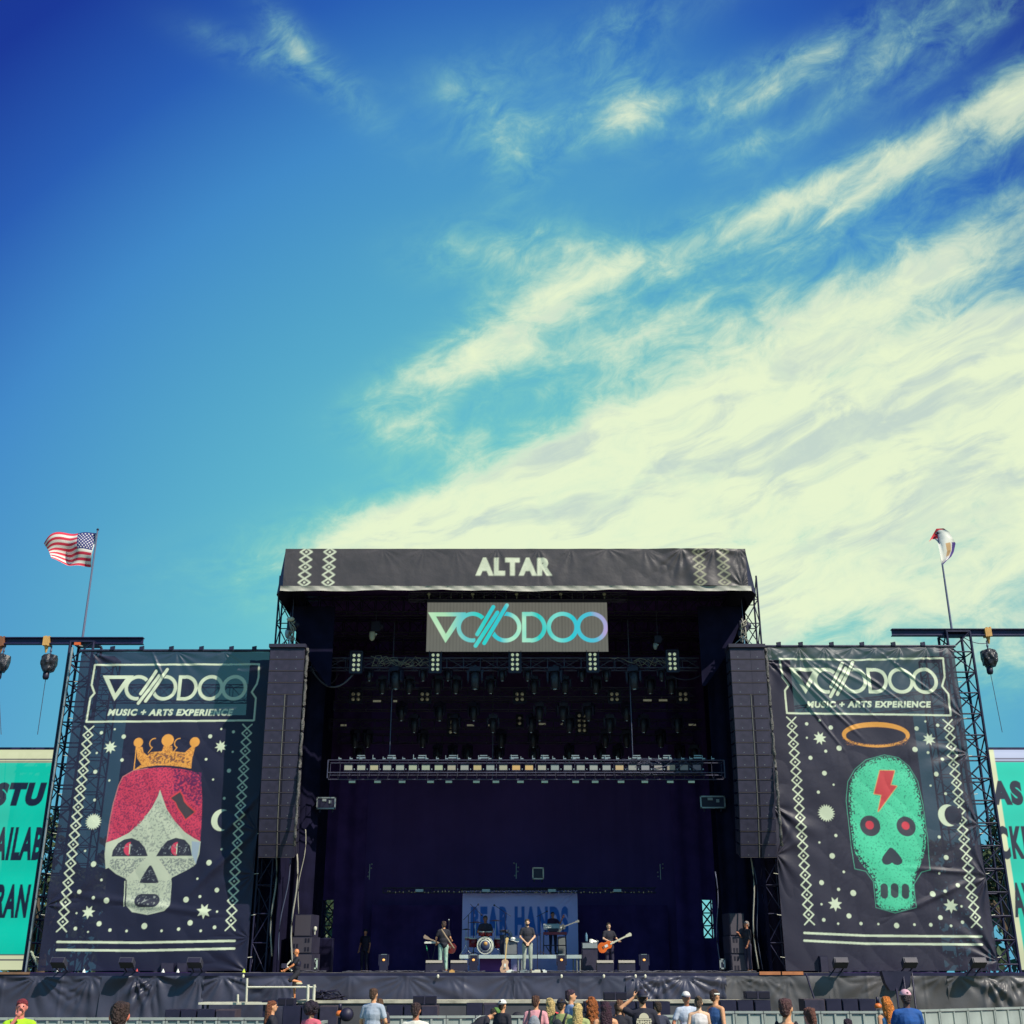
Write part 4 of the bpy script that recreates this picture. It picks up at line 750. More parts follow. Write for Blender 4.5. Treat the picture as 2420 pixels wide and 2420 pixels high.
for a_, b_, lb in ((262, 560, 'dark cladding panel behind the crowned-skull banner'), (1890, 2196, 'dark cladding panel behind the green-skull banner')):
    w_ = wall('cladding_panel', lb, a_, b_, 1690, 2296, 45, 'panel', 0, .02, m_back)
for a_, b_, lb in ((560, 640, 'dark upright drape behind the right edge of the left banner'), (1815, 1900, 'dark upright drape behind the left edge of the right banner')): wall('backing_drape', lb, a_, b_, 1560, 2296, 42.6, 'drape', 0, .05, m_legs)
# outer towers, beams, flags, chain hoists
tower('truss_tower', 'outer lattice tower left of the crowned-skull banner', X(150, 1900, 41.6)+.02, 41.6, 0, Z(1524, 41.6), .85, 18, r=.05, br=.028, m=m_black)
tower('truss_tower', 'outer lattice tower right of the green-skull banner', X(2312, 1900, 41.6), 41.6, 0, Z(1500, 41.6), .85, 18, r=.05, br=.028, m=m_black)
for px, lb, mm in ((118, 'pale upright pole beside the left outer tower', m_alu),): tag(MB().cone((X(px, 1900, 41.0), 41.0, 0), (X(px, 1900, 41.0), 41.0, Z(1530, 41)), .05, n=8).build('upright_pole', mm), lb, 'pole')
for (pa, pb, pt, pbm, lab) in ((-60, 340, 1507, 1523, 'long dark steel beam resting on the left outer tower'), (2106, 2490, 1487, 1503, 'long dark steel beam resting on the right outer tower')):
    D = 41.4; a_, b_ = X(pa, pt, D), X(pb, pt, D); zt_, zb_ = Z(pt, D), Z(pbm, D); h = zt_-zb_; w_ = .22
    t = thing('steel_beam', lab, 'steel beam', ((a_+b_)/2, D, zb_)); Lh = (b_-a_)/2
    MB().box((0, 0, h-.015), (2*Lh, w_, .03)).build('top_flange', m_ibeam, t); MB().box((0, 0, .015), (2*Lh, w_, .03)).build('bottom_flange', m_ibeam, t); MB().box((0, 0, h/2), (2*Lh, .02, h-.06)).build('web', m_ibeam, t)
for px, py, D, lab, c_ in ((112, 1516, 41.4, 'amber strap wrapped round the left steel beam', m_straps), (5, 1517, 41.4, 'brown strap on the left steel beam at the photo edge', mat('brown_strap', (.30, .12, .06), .7)), (2333, 1495, 41.4, 'orange strap wrapped round the right steel beam', m_straps)):
    p = at(px, py, D); q = MB(); r_ = random.Random(px)
    for j in range(4): q.box((p.x-.09+j*.06, D-.0, p.z+r_.uniform(-.02, .02)), (.055, .27, .30+r_.uniform(0, .06)), rx=r_.uniform(-.03, .03))
    q.cone((p.x, D, p.z-.15), (p.x, D, p.z-.42), .09, .03); tag(q.build('sling_strap', c_), lab, 'strap')
p = at(184, 1522, 41.2); tag(MB().box(p, (.22, .15, .1)).build('orange_clamp', m_orange), 'small orange clamp under the left beam on the tower head', 'clamp')
def bagged_hoist(px, py, D, lab, scr_px, scr_py):
    p = at(px, py, D); t = thing('covered_hoist', lab, 'chain hoist', p); t.scale = (.82, .82, .86)
    bm = bmesh.new(); bmesh.ops.create_icosphere(bm, subdivisions=4, radius=1)
    for v in bm.verts:
        n_ = mnoise.noise(v.co*2.3+Vector((px, 0, 0)))*.25; s = .34*(1-.28*max(0, -v.co.z)); v.co = Vector((v.co.x*s*(1+n_), v.co.y*.28*(1+n_), v.co.z*.46*(1+n_*.5))); v.co.x = max(-.28, min(.28, v.co.x))
    
    for v in bm.verts: v.co.z = max(-.36, min(.34+.3*(.2-abs(v.co.x)), v.co.z*1.25)); v.co.x *= (1.12+.35*v.co.z)
    me = bpy.data.meshes.new('cover'); bm.to_mesh(me); bm.free(); me.materials.append(mat('crumpled_plastic_cover', (.03, .03, .04), .35, var=.5, vscale=6, bump=.8, bscale=7)); o = bpy.data.objects.new('cover', me); COL.objects.link(o); o.parent = t
    MB().box((-.10, .05, -.0), (.30, .34, .55)).build('motor', m_dark, t); MB().lathe([(.10, -.68), (.14, -.6), (.14, -.4), (.1, -.38)], 10, (-.06, 0, 0)).build('motor_foot', m_dark, t)
    MB().cone((0, 0, .4), (0, 0, .78), .035).ell((0, 0, .55), (.05, .05, .08)).build('hook', m_wire, t)
    q = at(scr_px, scr_py, D+.3)-p; MB().cone((-.05, 0, -.6), q, .014, n=4).build('chain', m_wire, t)
bagged_hoist(116, 1568, 41.4, 'hoist wrapped in crumpled plastic under the left steel beam', 84, 1764); bagged_hoist(4, 1568, 41.4, 'half-seen plastic-wrapped hoist at the left edge of the photo', 4, 1764); bagged_hoist(2338, 1556, 41.4, 'hoist wrapped in dark plastic under the right steel beam', 2374, 1760)
tag(MB().path(catenary(at(2275, 1505, 41.3), at(2332, 1520, 41.3), .1), .015, 4).build('safety_wire', m_wire), 'thin wire from the right beam to its hoist', 'wire')
# flags
def pole(px, pya, pyb, D, lab):
    x_, z_a, z_b = X(px, (pya+pyb)/2, D), Z(pya, D), Z(pyb, D); t = thing('flagpole', lab, 'flagpole', (x_, D, z_a)); MB().cone((0, 0, 0), (0, 0, z_b-z_a), .045, .03, n=8).build('pole', mat('grey_blue_pole', (.16, .17, .26), .4), t); MB().ell((0, 0, z_b-z_a+.04), .05).build('finial', m_dark, t); return x_, z_a, z_b
fx, fa, fb = pole(213, 1506, 1254, 41.5, 'tall thin flagpole on the left steel beam')
nu, nv = 120, 91; U, V = np.meshgrid(np.linspace(0, 1, nu), np.linspace(0, 1, nv)); Wf, Hf = 1.78, 1.42
RD, WT, BL = (.80, .04, .09), (.92, .88, .80), (.03, .035, .18); colf = np.empty((nv, nu, 3)); strp = ((1-V)*13).astype(int) % 2 == 0; colf[:] = WT; colf[strp] = RD
cant = (U < .4) & (V > 6/13); colf[cant] = BL
for r in range(9):
    for c in range(11):
        if (r+c) % 2 == 0:
            su, sv = .4*(c+1)/12, 1-(7/13)*(r+1)/10; colf[((U-su)/.013)**2+((V-sv)/.017)**2 < 1] = WT
colf[U < .03] = (.75, .74, .66)
ang = U*1.; Xf = -Wf*(U-.10*np.sin(U*3)*(1-V)) ; Zf = Hf*(V-1)*(1-.12*U)+.09*np.sin(U*8+V*1.5)*U+.05*U-.42*(U**4)*V*1.3; Yf = .20*np.sin(U*10+V*2.5)*U**.7+.12*np.sin(U*4-V*5)
Xf = Xf*(1-.16*(1-V))-0.0; Xf -= .20*np.clip(U-.75, 0, 1)*V*2
P = np.stack([Xf, Yf, Zf], -1).reshape(-1, 3); i = np.arange(nv-1)[:, None]*nu+np.arange(nu-1)[None]; qd = np.stack([i, i+1, i+nu+1, i+nu], -1).reshape(-1, 4)
fl = fast_mesh('flag', P, qd, mat('printed_flag_cloth', (1, 1, 1), .8, attr=True), None, colf.reshape(-1, 3)); fl.location = (fx-.04, 41.5, fb-.06); tag(fl, 'waving flag with red and white stripes and starred blue corner', 'flag')
fx, fa, fb = pole(2233, 1488, 1262, 41.5, 'tall thin flagpole on the right steel beam')
# twisted flag: grid between a few measured rows
rows = [[(1312, 222), (1340, 170), (1360, 136), (1408, 134)], [(1330, 205), (1365, 170), (1410, 160), (1445, 158)], [(1350, 205), (1385, 210), (1440, 195), (1470, 205)], [(1368, 222), (1400, 250), (1445, 240), (1486, 232)], [(1378, 270), (1410, 290), (1450, 275), (1474, 288)], [(1392, 345), (1410, 340), (1435, 320), (1458, 318)], [(1398, 378), (1404, 372), (1412, 362), (1425, 348)]]
def interp(rows, a, b):
    n, m = len(rows)-1, len(rows[0])-1; i = min(int(a*n), n-1); j = min(int(b*m), m-1); f = a*n-i; g_ = b*m-j; L2 = lambda p, q, t: (p[0]+(q[0]-p[0])*t, p[1]+(q[1]-p[1])*t); return L2(L2(rows[i][j], rows[i+1][j], f), L2(rows[i][j+1], rows[i+1][j+1], f), g_)
nu, nv = 30, 60; P = []; C_ = []
for j in range(nv):
    for i in range(nu):
        a, b = j/(nv-1), i/(nu-1); p = interp(rows, a, b); w = at(1720+p[0]*.36232, 1200+p[1]*.36232, 41.5+.10*sin(a*6+b*4)+.02*sin(b*9)); P.append(w)
        C_.append((.80, .05, .07) if (b < .35 and a < .28 or a < .06) else (.10, .06, .30) if b > .8 and a > .45 or a > .93 else (.72, .45, .22) if (.5 < b < .75 and .45 < a < .8) else (.92, .90, .80))
i = np.arange(nv-1)[:, None]*nu+np.arange(nu-1)[None]; qd = np.stack([i, i+1, i+nu+1, i+nu], -1).reshape(-1, 4)
tag(fast_mesh('flag', np.array([tuple(p) for p in P]), qd, mat('printed_flag_cloth', (1, 1, 1)), None, np.array(C_)), 'twisted red, white and blue flag with an orange crest on the right pole', 'flag')
# ================================================================ SIDE SCREENS
def side_screen(lab, xa_, xb_, texts, border, mirror):
    D = 43.; z0_, z1_ = Z(2292, D), Z(1772, D); cv = Canvas(xa_, xb_, z0_, z1_, .022, lin(0, 200, 172), 3)
    cr = lin(214, 220, 178); wz = lambda y: Z(y, D)
    cv.poly([(xa_, wz(1805)), (xb_, wz(1805)), (xb_, z1_), (xa_, z1_)], cr if border == 'L' else lin(180, 190, 215)); cv.poly([(xa_, z0_), (xb_, z0_), (xb_, wz(2256)), (xa_, wz(2256))], cr)
    for y in (1797, 1803, 2256, 2268): cv.line([(xa_, wz(y)), (xb_, wz(y))], .04, lin(70, 60, 80))
    if border == 'R': cv.poly([(xa_, z0_), (xa_+.22, z0_), (xa_+.22, z1_), (xa_, z1_)], cr)
    for tx, p0, p1, ya, yb, bold, sh in texts: cv.text(tx, X(p0, (ya+yb)/2, D), X(p1, (ya+yb)/2, D), wz(yb), wz(ya), lin(18, 24, 50), bold, sh)
    im, _ = cv.done(); h, w = im.shape[:2]; band = 1-.12*np.sin(np.linspace(0, 30, h))[:, None, None]*fbm((h, w), 3, 2, 4)[..., None]; rows_ = 1-.07*(np.arange(h) % 2)[:, None, None]
    im = im*band*rows_; 
    if mirror: im *= np.linspace(.95, 1.25, h)[:, None, None]
    t = thing('side_screen', lab, 'screen', ((xa_+xb_)/2, D, z0_)); hw_ = (xb_-xa_)/2; hh_ = z1_-z0_
    sheet('display', -hw_, hw_, 0, hh_, .022, lambda A, B: A*0, m_led, t, im); MB().box((0, .14, hh_/2), (2*hw_, .24, hh_)).build('casing', m_dark, t); MB().box((0, 0, hh_+.04), (2*hw_+.1, .12, .08)).build('top_bar', m_ibeam, t)
side_screen('large teal LED screen with black lettering STU beside the left tower', X(-70, 1772, 43), X(132, 1772, 43), [('STU', -16, 107, 1851, 1907, .085, .16), ('AILAB', -14, 100, 1956, 2034, .05, .08), ('RAN', -12, 68, 2090, 2170, .05, .08)], 'L', 0)
side_screen('large teal LED screen with black lettering AS beside the right tower', X(2334, 1772, 43), X(2520, 1772, 43), [('AS', 2344, 2417, 1848, 1906, .075, .0), ('CKE', 2358, 2438, 1954, 2033, .05, .0), ('AV', 2394, 2444, 2087, 2169, .05, .0)], 'R', 1)
# ================================================================ TREES BEHIND
def tree(x, y, h, s, lab, seed):
    r = random.Random(seed); t = thing('oak_tree', lab, 'tree', (x, y, 0)); mb = MB(); mb.path([(0, 0, 0), (.1, 0, h*.25), (-.1, .1, h*.5)], [.45, .3, .2], 8); cl = []
    for k in range(9):
        a = r.uniform(0, 6.28); e = Vector((cos(a)*s*r.uniform(.4, .9), sin(a)*s*r.uniform(.4, .9), h*r.uniform(.5, .92))); mb.path([(0, 0, h*.3), tuple(e*.5+Vector((0, 0, h*.2))), tuple(e)], [.18, .1, .03], 5); cl.append(e)
    mb.build('trunk', mat('brown_bark', (.10, .07, .045), .9, bump=.5), t); vs = []; fs = []
    for k in range(42):
        c = r.choice(cl)+Vector([r.gauss(0, s*.22) for _ in range(3)]); R_ = r.uniform(.5, 1.1)*s*.22
        for j in range(90):
            d = Vector([r.gauss(0, 1) for _ in range(3)]).normalized()*R_*r.uniform(.6, 1); p = c+d; u = Vector([r.gauss(0, 1) for _ in range(3)]).normalized()*.16; v = u.cross(d).normalized()*.10; n = len(vs); vs += [p-u, p+v, p+u, p-v]; fs.append((n, n+1, n+2, n+3))
    mb = MB(); mb.add(vs, fs); mb.build('crown', mat('oak_leaves', (.055, .085, .03), .6, var=.5, vscale=.8), t)
tree(X(772, 2200, 75), 75, 6.5, 3.2, 'leafy tree glimpsed through the left wing slot', 1); tree(X(115, 2100, 60), 60, 9.5, 3.0, 'leafy tree between the left screen and tower', 2); tree(X(2400, 2150, 62), 62, 8.8, 3.4, 'leafy tree between the right tower and screen', 3); tree(X(1800, 2200, 62), 62, 5., 2.5, 'low leafy tree behind the right scaffold', 4)
tag(MB().build('tree_line', m_dark), kind='stuff'); o = bpy.data.objects['tree_line']; vs = []; fs = []; r = random.Random(77)
for k in range(14000):
    x_ = r.uniform(-62, 62); hgt = (9.4+1.6*sin(x_*.21)+1.1*sin(x_*.63+1)+.6*sin(x_*1.9))*(.2 if 12.6 < x_ < 16.6 else 1); c = Vector((x_, 88+r.uniform(-2, 2), hgt*r.random()**.6)); u = Vector([r.gauss(0, 1) for _ in range(3)]).normalized()*.42; v = u.cross(Vector([r.gauss(0, 1) for _ in range(3)])).normalized()*.3; n = len(vs); vs += [c-u, c+v, c+u, c-v]; fs.append((n, n+1, n+2, n+3))
bpy.data.objects.remove(o); o = MB().add(vs, fs).build('tree_line', mat('far_leaves', (.05, .08, .035), .7, var=.5, vscale=.4)); tag(o, 'dark distant line of trees low behind the stage', 'trees', kind='stuff')
lines = [((686, 2018), (655, 2270), 40.2, .018, m_wire, 'thin pale line left of the side speakers'), ((702, 2018), (688, 2280), 40.3, .028, m_rope, 'thick pale rope falling beside the side speakers'), ((722, 1960), (703, 2160), 40.6, .016, m_rope, 'slack rope falling onto the left side speakers'), ((653, 2018), (640, 2260), 40.4, .03, m_rope, 'tan cable loop on the left scaffold edge'), ((1774, 2022), (1790, 2290), 40.4, .024, m_rope, 'pale rope hanging right of the standing crewman'), ((1690, 2060), (1702, 2290), 41.5, .02, m_wire, 'faint grey rope on the right leg curtain'), ((1782, 2050), (1800, 2292), 40.5, .012, m_wire, 'thin wire beside the pale rope on the right')]
for a_, b_, D, r, mm, lb in lines:
    p, q = at(*a_, D), at(*b_, D); tag(MB().path([p.lerp(q, t)+Vector((.06*sin(t*7), 0, 0)) for t in [i/12 for i in range(13)]], r, 5).build('hanging_rope', mm), lb, 'rope')
# ================================================================ PEOPLE
def limb(mb, pts, rs, n=8):
    for i in range(len(pts)-1):
        mb.cone(pts[i], pts[i+1], rs[i], rs[i+1], n=n)
    for p, r in zip(pts, rs): mb.ell(p, r*1.0, n, 6)
def remesh(o, v, sm=2):
    m = o.modifiers.new('remesh', 'REMESH'); m.mode = 'VOXEL'; m.voxel_size = v; m.use_smooth_shade = True
    if sm: k = o.modifiers.new('smooth', 'SMOOTH'); k.factor = .5; k.iterations = sm
_pc = [0]
def person(lab, px, py, D, rz=pi, H=None, z0=0., top=None, shirt=(.05, .05, .08), pants=(.06, .07, .14), hair=(.05, .03, .02), style='short', skin=None, arms=None, sleeve=.5, lean=0., side=0., hat=None, seated=False, legs=None, short=False, shoes=(.03, .03, .03), headturn=0., lab_skin=None, wide=1., tank=False, beard=False, vox=.0115):
    """px,py = crown of the head in the photo, D = distance; height follows from where the feet stand"""
    p = at(px, py, D); Hh = H or (p.z-z0); k = Hh/1.76; r = random.Random(_pc[0]); _pc[0] += 1; skin = skin or m_skin
    root = thing('person', lab, 'person', (p.x, D, z0), rz); root.scale = (k*wide, k, k)
    def T(q, hd=False):
        q = Vector(q)
        if hd and headturn: c = Vector((0, 0, q.z)); q = Matrix.Rotation(headturn, 3, 'Z') @ (q-c)+c
        if q.z > .95 and (lean or side):
            b = Vector((0, 0, .95)); q = Matrix.Rotation(lean, 3, 'X') @ Matrix.Rotation(side, 3, 'Y') @ (q-b)+b
        if seated: q = q-Vector((0, 0, .47))
        return q
    A = arms or [((.24, .03, 1.16), (.25, -.06, .92)), ((-.24, .03, 1.16), (-.25, -.06, .92))]
    LG = legs or [((.10, 0, .92), (.11, -.02, .50), (.12, .02, .09)), ((-.10, 0, .92), (-.11, -.02, .50), (-.12, .02, .09))]
    if seated: LG = [((.10, 0, .92), (.17, -.42, .95), (.17, -.45, .54)), ((-.10, 0, .92), (-.17, -.42, .95), (-.17, -.45, .54))]
    R0 = (Matrix.Rotation(lean, 3, 'X') @ Matrix.Rotation(side, 3, 'Y'))
    b = MB()
    for c, rr in (((0, 0, .96), (.155, .105, .12)), ((0, 0, 1.12), (.14, .10, .16)), ((0, 0, 1.30), (.165, .108, .19))): b.ell(T(c), rr, 12, 8, R=R0)
    limb(b, [T((-.155, 0, 1.43)), T((0, .01, 1.455)), T((.155, 0, 1.43))], [.055, .07, .055]); limb(b, [T((0, .01, 1.44)), T((0, 0, 1.585))], [.06, .052])
    Rh = R0 @ Matrix.Rotation(headturn, 3, 'Z'); hd = lambda q: T(q, True)
    b.ell(hd((0, .005, 1.665)), (.074, .094, .105), 14, 10, R=Rh); b.ell(hd((0, -.03, 1.61)), (.056, .062, .062), 12, 8, R=Rh)
    b.cone(hd((0, -.085, 1.672)), hd((0, -.113, 1.645)), .008, .016, n=6); b.ell(hd((0, -.085, 1.612)), (.026, .012, .009), 8, 5)
    for s in (-1, 1): b.ell(hd((s*.077, .012, 1.655)), (.014, .022, .032), 8, 6, R=Rh)
    for (e, w), s in zip(A, (1, -1)):
        sh = T((s*.175, 0, 1.425)); e = T(e); w = T(w); limb(b, [sh, e, w], [.05, .038, .026]); d = (w-e).normalized(); up = Vector((0, -1, .2)); sd_ = d.cross(up)
        sd_ = sd_.normalized() if sd_.length > .1 else Vector((1, 0, 0)); nn = sd_.cross(d).normalized(); b.ell(w+d*.05, (.036, .036, .036), 8, 6); b.ell(w+d*.075, (.034, .034, .034), 8, 6)
        for f, (o_, ln) in enumerate(((-.027, .068), (-.009, .08), (.009, .076), (.027, .06))):
            a1 = w+d*.085+sd_*o_; a2 = a1+d*ln*.5+nn*.006; a3 = a2+d*ln*.35+nn*.03; limb(b, [a1, a2, a3], [.0105, .0098, .009], 6)
        t1 = w+d*.03+sd_*s*.03; limb(b, [t1, t1+sd_*s*.03+d*.03, t1+sd_*s*.035+d*.06], [.013, .011, .010], 6)
    for (h_, kn, an) in LG:
        tt = (lambda q: Vector(q)-Vector((0, 0, .47))) if seated else Vector; limb(b, [tt(h_), tt(kn), tt(an)], [.082, .055, .036]); q = tt(an); b.ell(q+Vector((0, -.06, -.05)), (.042, .115, .038), 10, 6)
    o = b.build('body', skin, root); remesh(o, vox)
    def grow(c): return T(c)
    def rest():
        t = MB(); g_ = .020
        for c, rr in (((0, 0, .95), (.158, .112, .11)), ((0, 0, 1.12), (.15, .108, .17)), ((0, 0, 1.30), (.17, .115, .185))): t.ell(T(c), tuple(x+g_ for x in rr), 12, 8, R=R0)
        if not tank:
            limb(t, [T((-.16, 0, 1.425)), T((0, .01, 1.445)), T((.16, 0, 1.425))], [.068, .083, .068])
            for (e, w), s in zip(A, (1, -1)):
                sh = T((s*.178, 0, 1.42)); e = T(e); w = T(w); f = min(1, sleeve*1.25); pts = [sh, sh.lerp(e, f)]; rs = [.066, .060]
                if sleeve > .9: pts.append(e.lerp(w, .9)); rs.append(.042)
                limb(t, pts, rs)
        else:
            for s in (-1, 1): limb(t, [T((s*.11, .0, 1.40)), T((s*.085, .0, 1.47))], [.075, .032])
        return t
    if shirt is not None: o = rest().build('shirt', fab('cloth_%d_%d_%d' % tuple(int(c*255) for c in shirt), shirt), root); remesh(o, .014)
    if pants is not None:
        t = MB(); 
        for (h_, kn, an) in LG:
            tt = (lambda q: Vector(q)-Vector((0, 0, .47))) if seated else Vector; h_, kn, an = tt(h_), tt(kn), tt(an)
            limb(t, [h_, kn, kn.lerp(an, .9)] if not short else [h_, kn.lerp(an, .08)], [.098, .070, .052] if not short else [.10, .088])
        t.ell(T((0, 0, .94)), (.165, .12, .10), 12, 8); o = t.build('trousers' if not short else 'shorts', fab('cloth_%d_%d_%d' % tuple(int(c*255) for c in pants), pants), root); remesh(o, .014)
    for (h_, kn, an) in LG:
        tt = (lambda q: Vector(q)-Vector((0, 0, .47))) if seated else Vector; q = tt(an); MB().ell(q+Vector((0, -.06, -.045)), (.05, .135, .045), 10, 6).build('shoe', mat('shoe_%d_%d' % (int(shoes[0]*99), int(shoes[1]*99)), shoes, .5), root)
    for s in (-1, 1): MB().ell(hd((s*.03, -.078, 1.678)), (.011, .012, .008), 8, 6, R=Rh).build('eye', m_dark, root)
    hm = mat('hair_%d_%d_%d' % tuple(int(c*255) for c in hair), hair, .6, var=.5, vscale=26, bump=1., bscale=45); hb = MB(); tilt = Rh @ Matrix.Rotation(radians(-28), 3, 'X')
    if style != 'bald':
        hb.ell(hd((0, .012, 1.682)), (.086, .106, .104), 14, 8, R=tilt, z0=-.12)
        for _ in range(16): a_ = r.uniform(0, 2*pi); hb.ell(hd((.055*cos(a_), .02+.07*sin(a_), 1.70+r.uniform(.0, .05))), (.03, .03, .03), 6, 5)
        hb.ell(hd((0, .06, 1.64)), (.07, .055, .08), 10, 7)
    if style in ('long', 'curly', 'braids', 'pony'):
        n_ = 11 if style != 'braids' else 2
        for j in range(n_ if style != 'pony' else 5):
            a_ = pi*(j/(n_-1)) if style != 'pony' else pi/2+r.uniform(-.4, .4); w = .075; am = .02 if style != 'curly' else .045; L_ = .42 if style != 'pony' else .28; ph = r.uniform(0, 6)
            pts = [hd((w*cos(a_)*(1+.3*t)+am*sin(9*t+ph)*.6, .03+.085*sin(a_)*(1+.15*t)+.03*t, 1.68-L_*t)) for t in [q/8 for q in range(9)]]
            if style == 'pony': pts = [hd((.02*sin(j+5*t), .10+.05*sin(t*3), 1.74-L_*t)) for t in [q/8 for q in range(9)]]
            for q, t in zip(pts, range(9)): hb.ell(q, (.030 if style != 'curly' else .036+.01*sin(t*3+j))*(1-.04*t), 7, 5)
            hb.path(pts, [.030*(1-.05*t) for t in range(9)], 6)
    if style == 'afro':
        for _ in range(60): d = Vector([r.gauss(0, 1) for _ in range(3)]).normalized(); hb.ell(hd(Vector((0, .03, 1.70))+Vector((d.x*.13, d.y*.11, d.z*.12))), .05, 6, 5)
    if style == 'bun': hb.ell(hd((.0, .10, 1.76)), .045, 8, 6)
    if hb.v: o = hb.build('hair', hm, root); remesh(o, .013, 1)
    if beard: o = MB().ell(hd((0, -.045, 1.585)), (.058, .062, .05), 10, 7, R=Rh).build('beard', hm, root)
    if hat:
        c1, c2, back = hat; hc = MB().ell(hd((0, .008, 1.70)), (.094, .112, .098), 14, 7, R=Rh, z0=.02).build('cap', mat('cap_%d_%d_%d' % tuple(int(c*255) for c in c1), c1, .8), root)
        s = 1 if back else -1; bm_ = MB(); f_ = [(x_*.078, s*(.09+.085*sqrt(max(0, 1-x_*x_)))) for x_ in [q/5-1 for q in range(11)]]; vs = [hd((x_, y_+.008, 1.702-.02)) for x_, y_ in f_]+[hd((x_, y_+.008, 1.712)) for x_, y_ in f_]
        n = len(f_); bm_.add(vs, [tuple(range(n)), tuple(range(n, 2*n))[::-1]]+[(i, n+i, n+(i+1) % n, (i+1) % n) for i in range(n)]); bm_.build('brim', mat('cap_%d_%d_%d' % tuple(int(c*255) for c in c2), c2, .8), hc)
    return root
def backpack(pr, col, label, strap=(.02, .02, .03)):
    t = thing('backpack', label, 'backpack', pr.location); t.rotation_euler = pr.rotation_euler; t.scale = pr.scale
    o = MB().ell((0, .19, 1.22), (.13, .085, .20)).ell((0, .25, 1.14), (.095, .06, .10)).build('bag', fab('pack_%d_%d' % (int(col[0]*255), int(col[2]*255)), col, bump=.5), t); remesh(o, .015)
    for s in (-1, 1): MB().path([(s*.09, .12, 1.12), (s*.115, .14, 1.36), (s*.12, .03, 1.50), (s*.115, -.12, 1.38)], .024, 6).build('strap', mat('pack_strap', strap, .8), t)
def guitar(label, loc, rot, col, top=(.7, .25, .08), s=1., base=False, headcol=(.7, .66, .5)):
    t = thing('electric_guitar', label, 'guitar', loc); t.rotation_euler = rot; t.scale = (s,)*3; out = []
    pf = [(-.25, .0), (-.24, .08), (-.20, .125), (-.13, .155), (-.06, .145), (0, .108), (.06, .10), (.12, .118), (.17, .10), (.20, .05)]; out = pf+[(x_, -y_) for x_, y_ in pf[::-1][:-1]]
    MB().prism(out, -.022, .022).build('body', mat('guitar_%d_%d' % (int(top[0]*99), int(top[1]*99)), top, .25, var=.25, vscale=4), t)
    MB().box((.44, -.02, 0), (.56, .025, .042)).build('neck', mat('fretboard_%d' % int(headcol[0]*99), headcol, .5), t); MB().prism([(.71, -.03), (.88, -.06), (.90, .0), (.87, .05), (.71, .035)], -.03, -.005).build('headstock', mat('fretboard_%d' % int(headcol[0]*99), headcol, .5), t)
    MB().box((.02, -.03, 0), (.10, .012, .07)).build('pickup', m_white, t); MB().box((-.08, -.03, 0), (.03, .02, .08)).build('bridge', m_chrome, t); return t
K0 = (.022, .022, .035)
ZB = DECK
# --- band and crew on the stage
g1 = person('guitarist with back turned in black tee and pale green jeans', 1049, 2178, 41.2, pi+.35, z0=ZB, shirt=K0, pants=(.42, .62, .50), hair=(.10, .06, .05), shoes=(.35, .15, .05), arms=[((.27, -.05, 1.18), (.20, -.24, 1.02)), ((-.26, .0, 1.2), (-.40, -.28, 1.12))], vox=.010)
person('drummer in sunglasses and dark tee behind the drum kit', 1147, 2172, 45.2, 0, z0=Z(2260, 44)+.12, H=1.74, seated=True, shirt=(.06, .05, .07), hair=(.05, .03, .03), skin=m_skin2, arms=[((.27, -.08, 1.2), (.14, -.36, 1.12)), ((-.27, -.08, 1.2), (-.14, -.36, 1.08))], hat=None)
person('bearded singer in dark tee and acid-washed jeans, hands clasped', 1246, 2173, 40.5, 0, z0=ZB, shirt=(.035, .035, .05), pants=(.36, .40, .34), hair=(.08, .05, .03), skin=m_skin3, beard=True, arms=[((.26, .0, 1.18), (.05, -.17, .97)), ((-.26, .0, 1.18), (-.03, -.18, .96))], vox=.010, headturn=.1)
person('keyboard player in plum tee raising one hand against the blue backdrop', 1306, 2156, 45.3, .25, z0=Z(2260, 44)+.08, shirt=(.05, .015, .05), pants=(.02, .02, .045), hair=(.03, .02, .03), skin=m_skin2, arms=[((.33, -.02, 1.28), (.42, -.12, 1.52)), ((-.24, -.10, 1.2), (-.1, -.32, 1.12))], vox=.010)
person('guitarist in black with an orange guitar behind the floor monitors', 1438, 2182, 41.8, .3, z0=ZB, shirt=K0, pants=(.03, .025, .06), hair=(.04, .03, .02), skin=m_skin3, arms=[((.30, -.02, 1.2), (.32, -.24, 1.12)), ((-.25, -.05, 1.2), (-.02, -.24, 1.08))], vox=.010)
person('stagehand in black standing in the dark left wing', 864, 2197, 47, -.4, z0=ZB, shirt=(.018, .016, .04), pants=(.015, .015, .04), hair=(.02, .02, .03), skin=m_skin2)
person('grey-haired crewman in black standing by the right side speakers', 1763, 2178, 40.7, -1.2, z0=ZB, shirt=K0, pants=(.035, .03, .06), hair=(.35, .30, .28), skin=m_skin2, sleeve=.8, side=0, arms=[((.20, -.02, 1.16), (.16, -.10, .95)), ((-.2, -.1, 1.18), (-.12, -.26, 1.32))])
cm = person('bald cameraman in black tee, shorts and harness stepping at the stage edge', 705, 2243, 38.4, -1.15, z0=Z(2364, 38.4), shirt=K0, pants=(.02, .02, .03), short=True, style='bald', skin=mat('sunburnt_skin', (.80, .30, .12), .5), arms=[((.20, -.20, 1.2), (.10, -.46, 1.08)), ((-.18, -.16, 1.16), (-.05, -.42, 1.05))], lean=.08, legs=[((.10, 0, .92), (.16, -.30, .70), (.20, .12, .62)), ((-.10, 0, .92), (-.10, -.04, .50), (-.10, .0, .09))], shoes=(.65, .60, .40))
t = thing('camera_harness', 'black camera harness vest with pale arm worn by the cameraman', 'camera harness', cm.location); t.rotation_euler = cm.rotation_euler
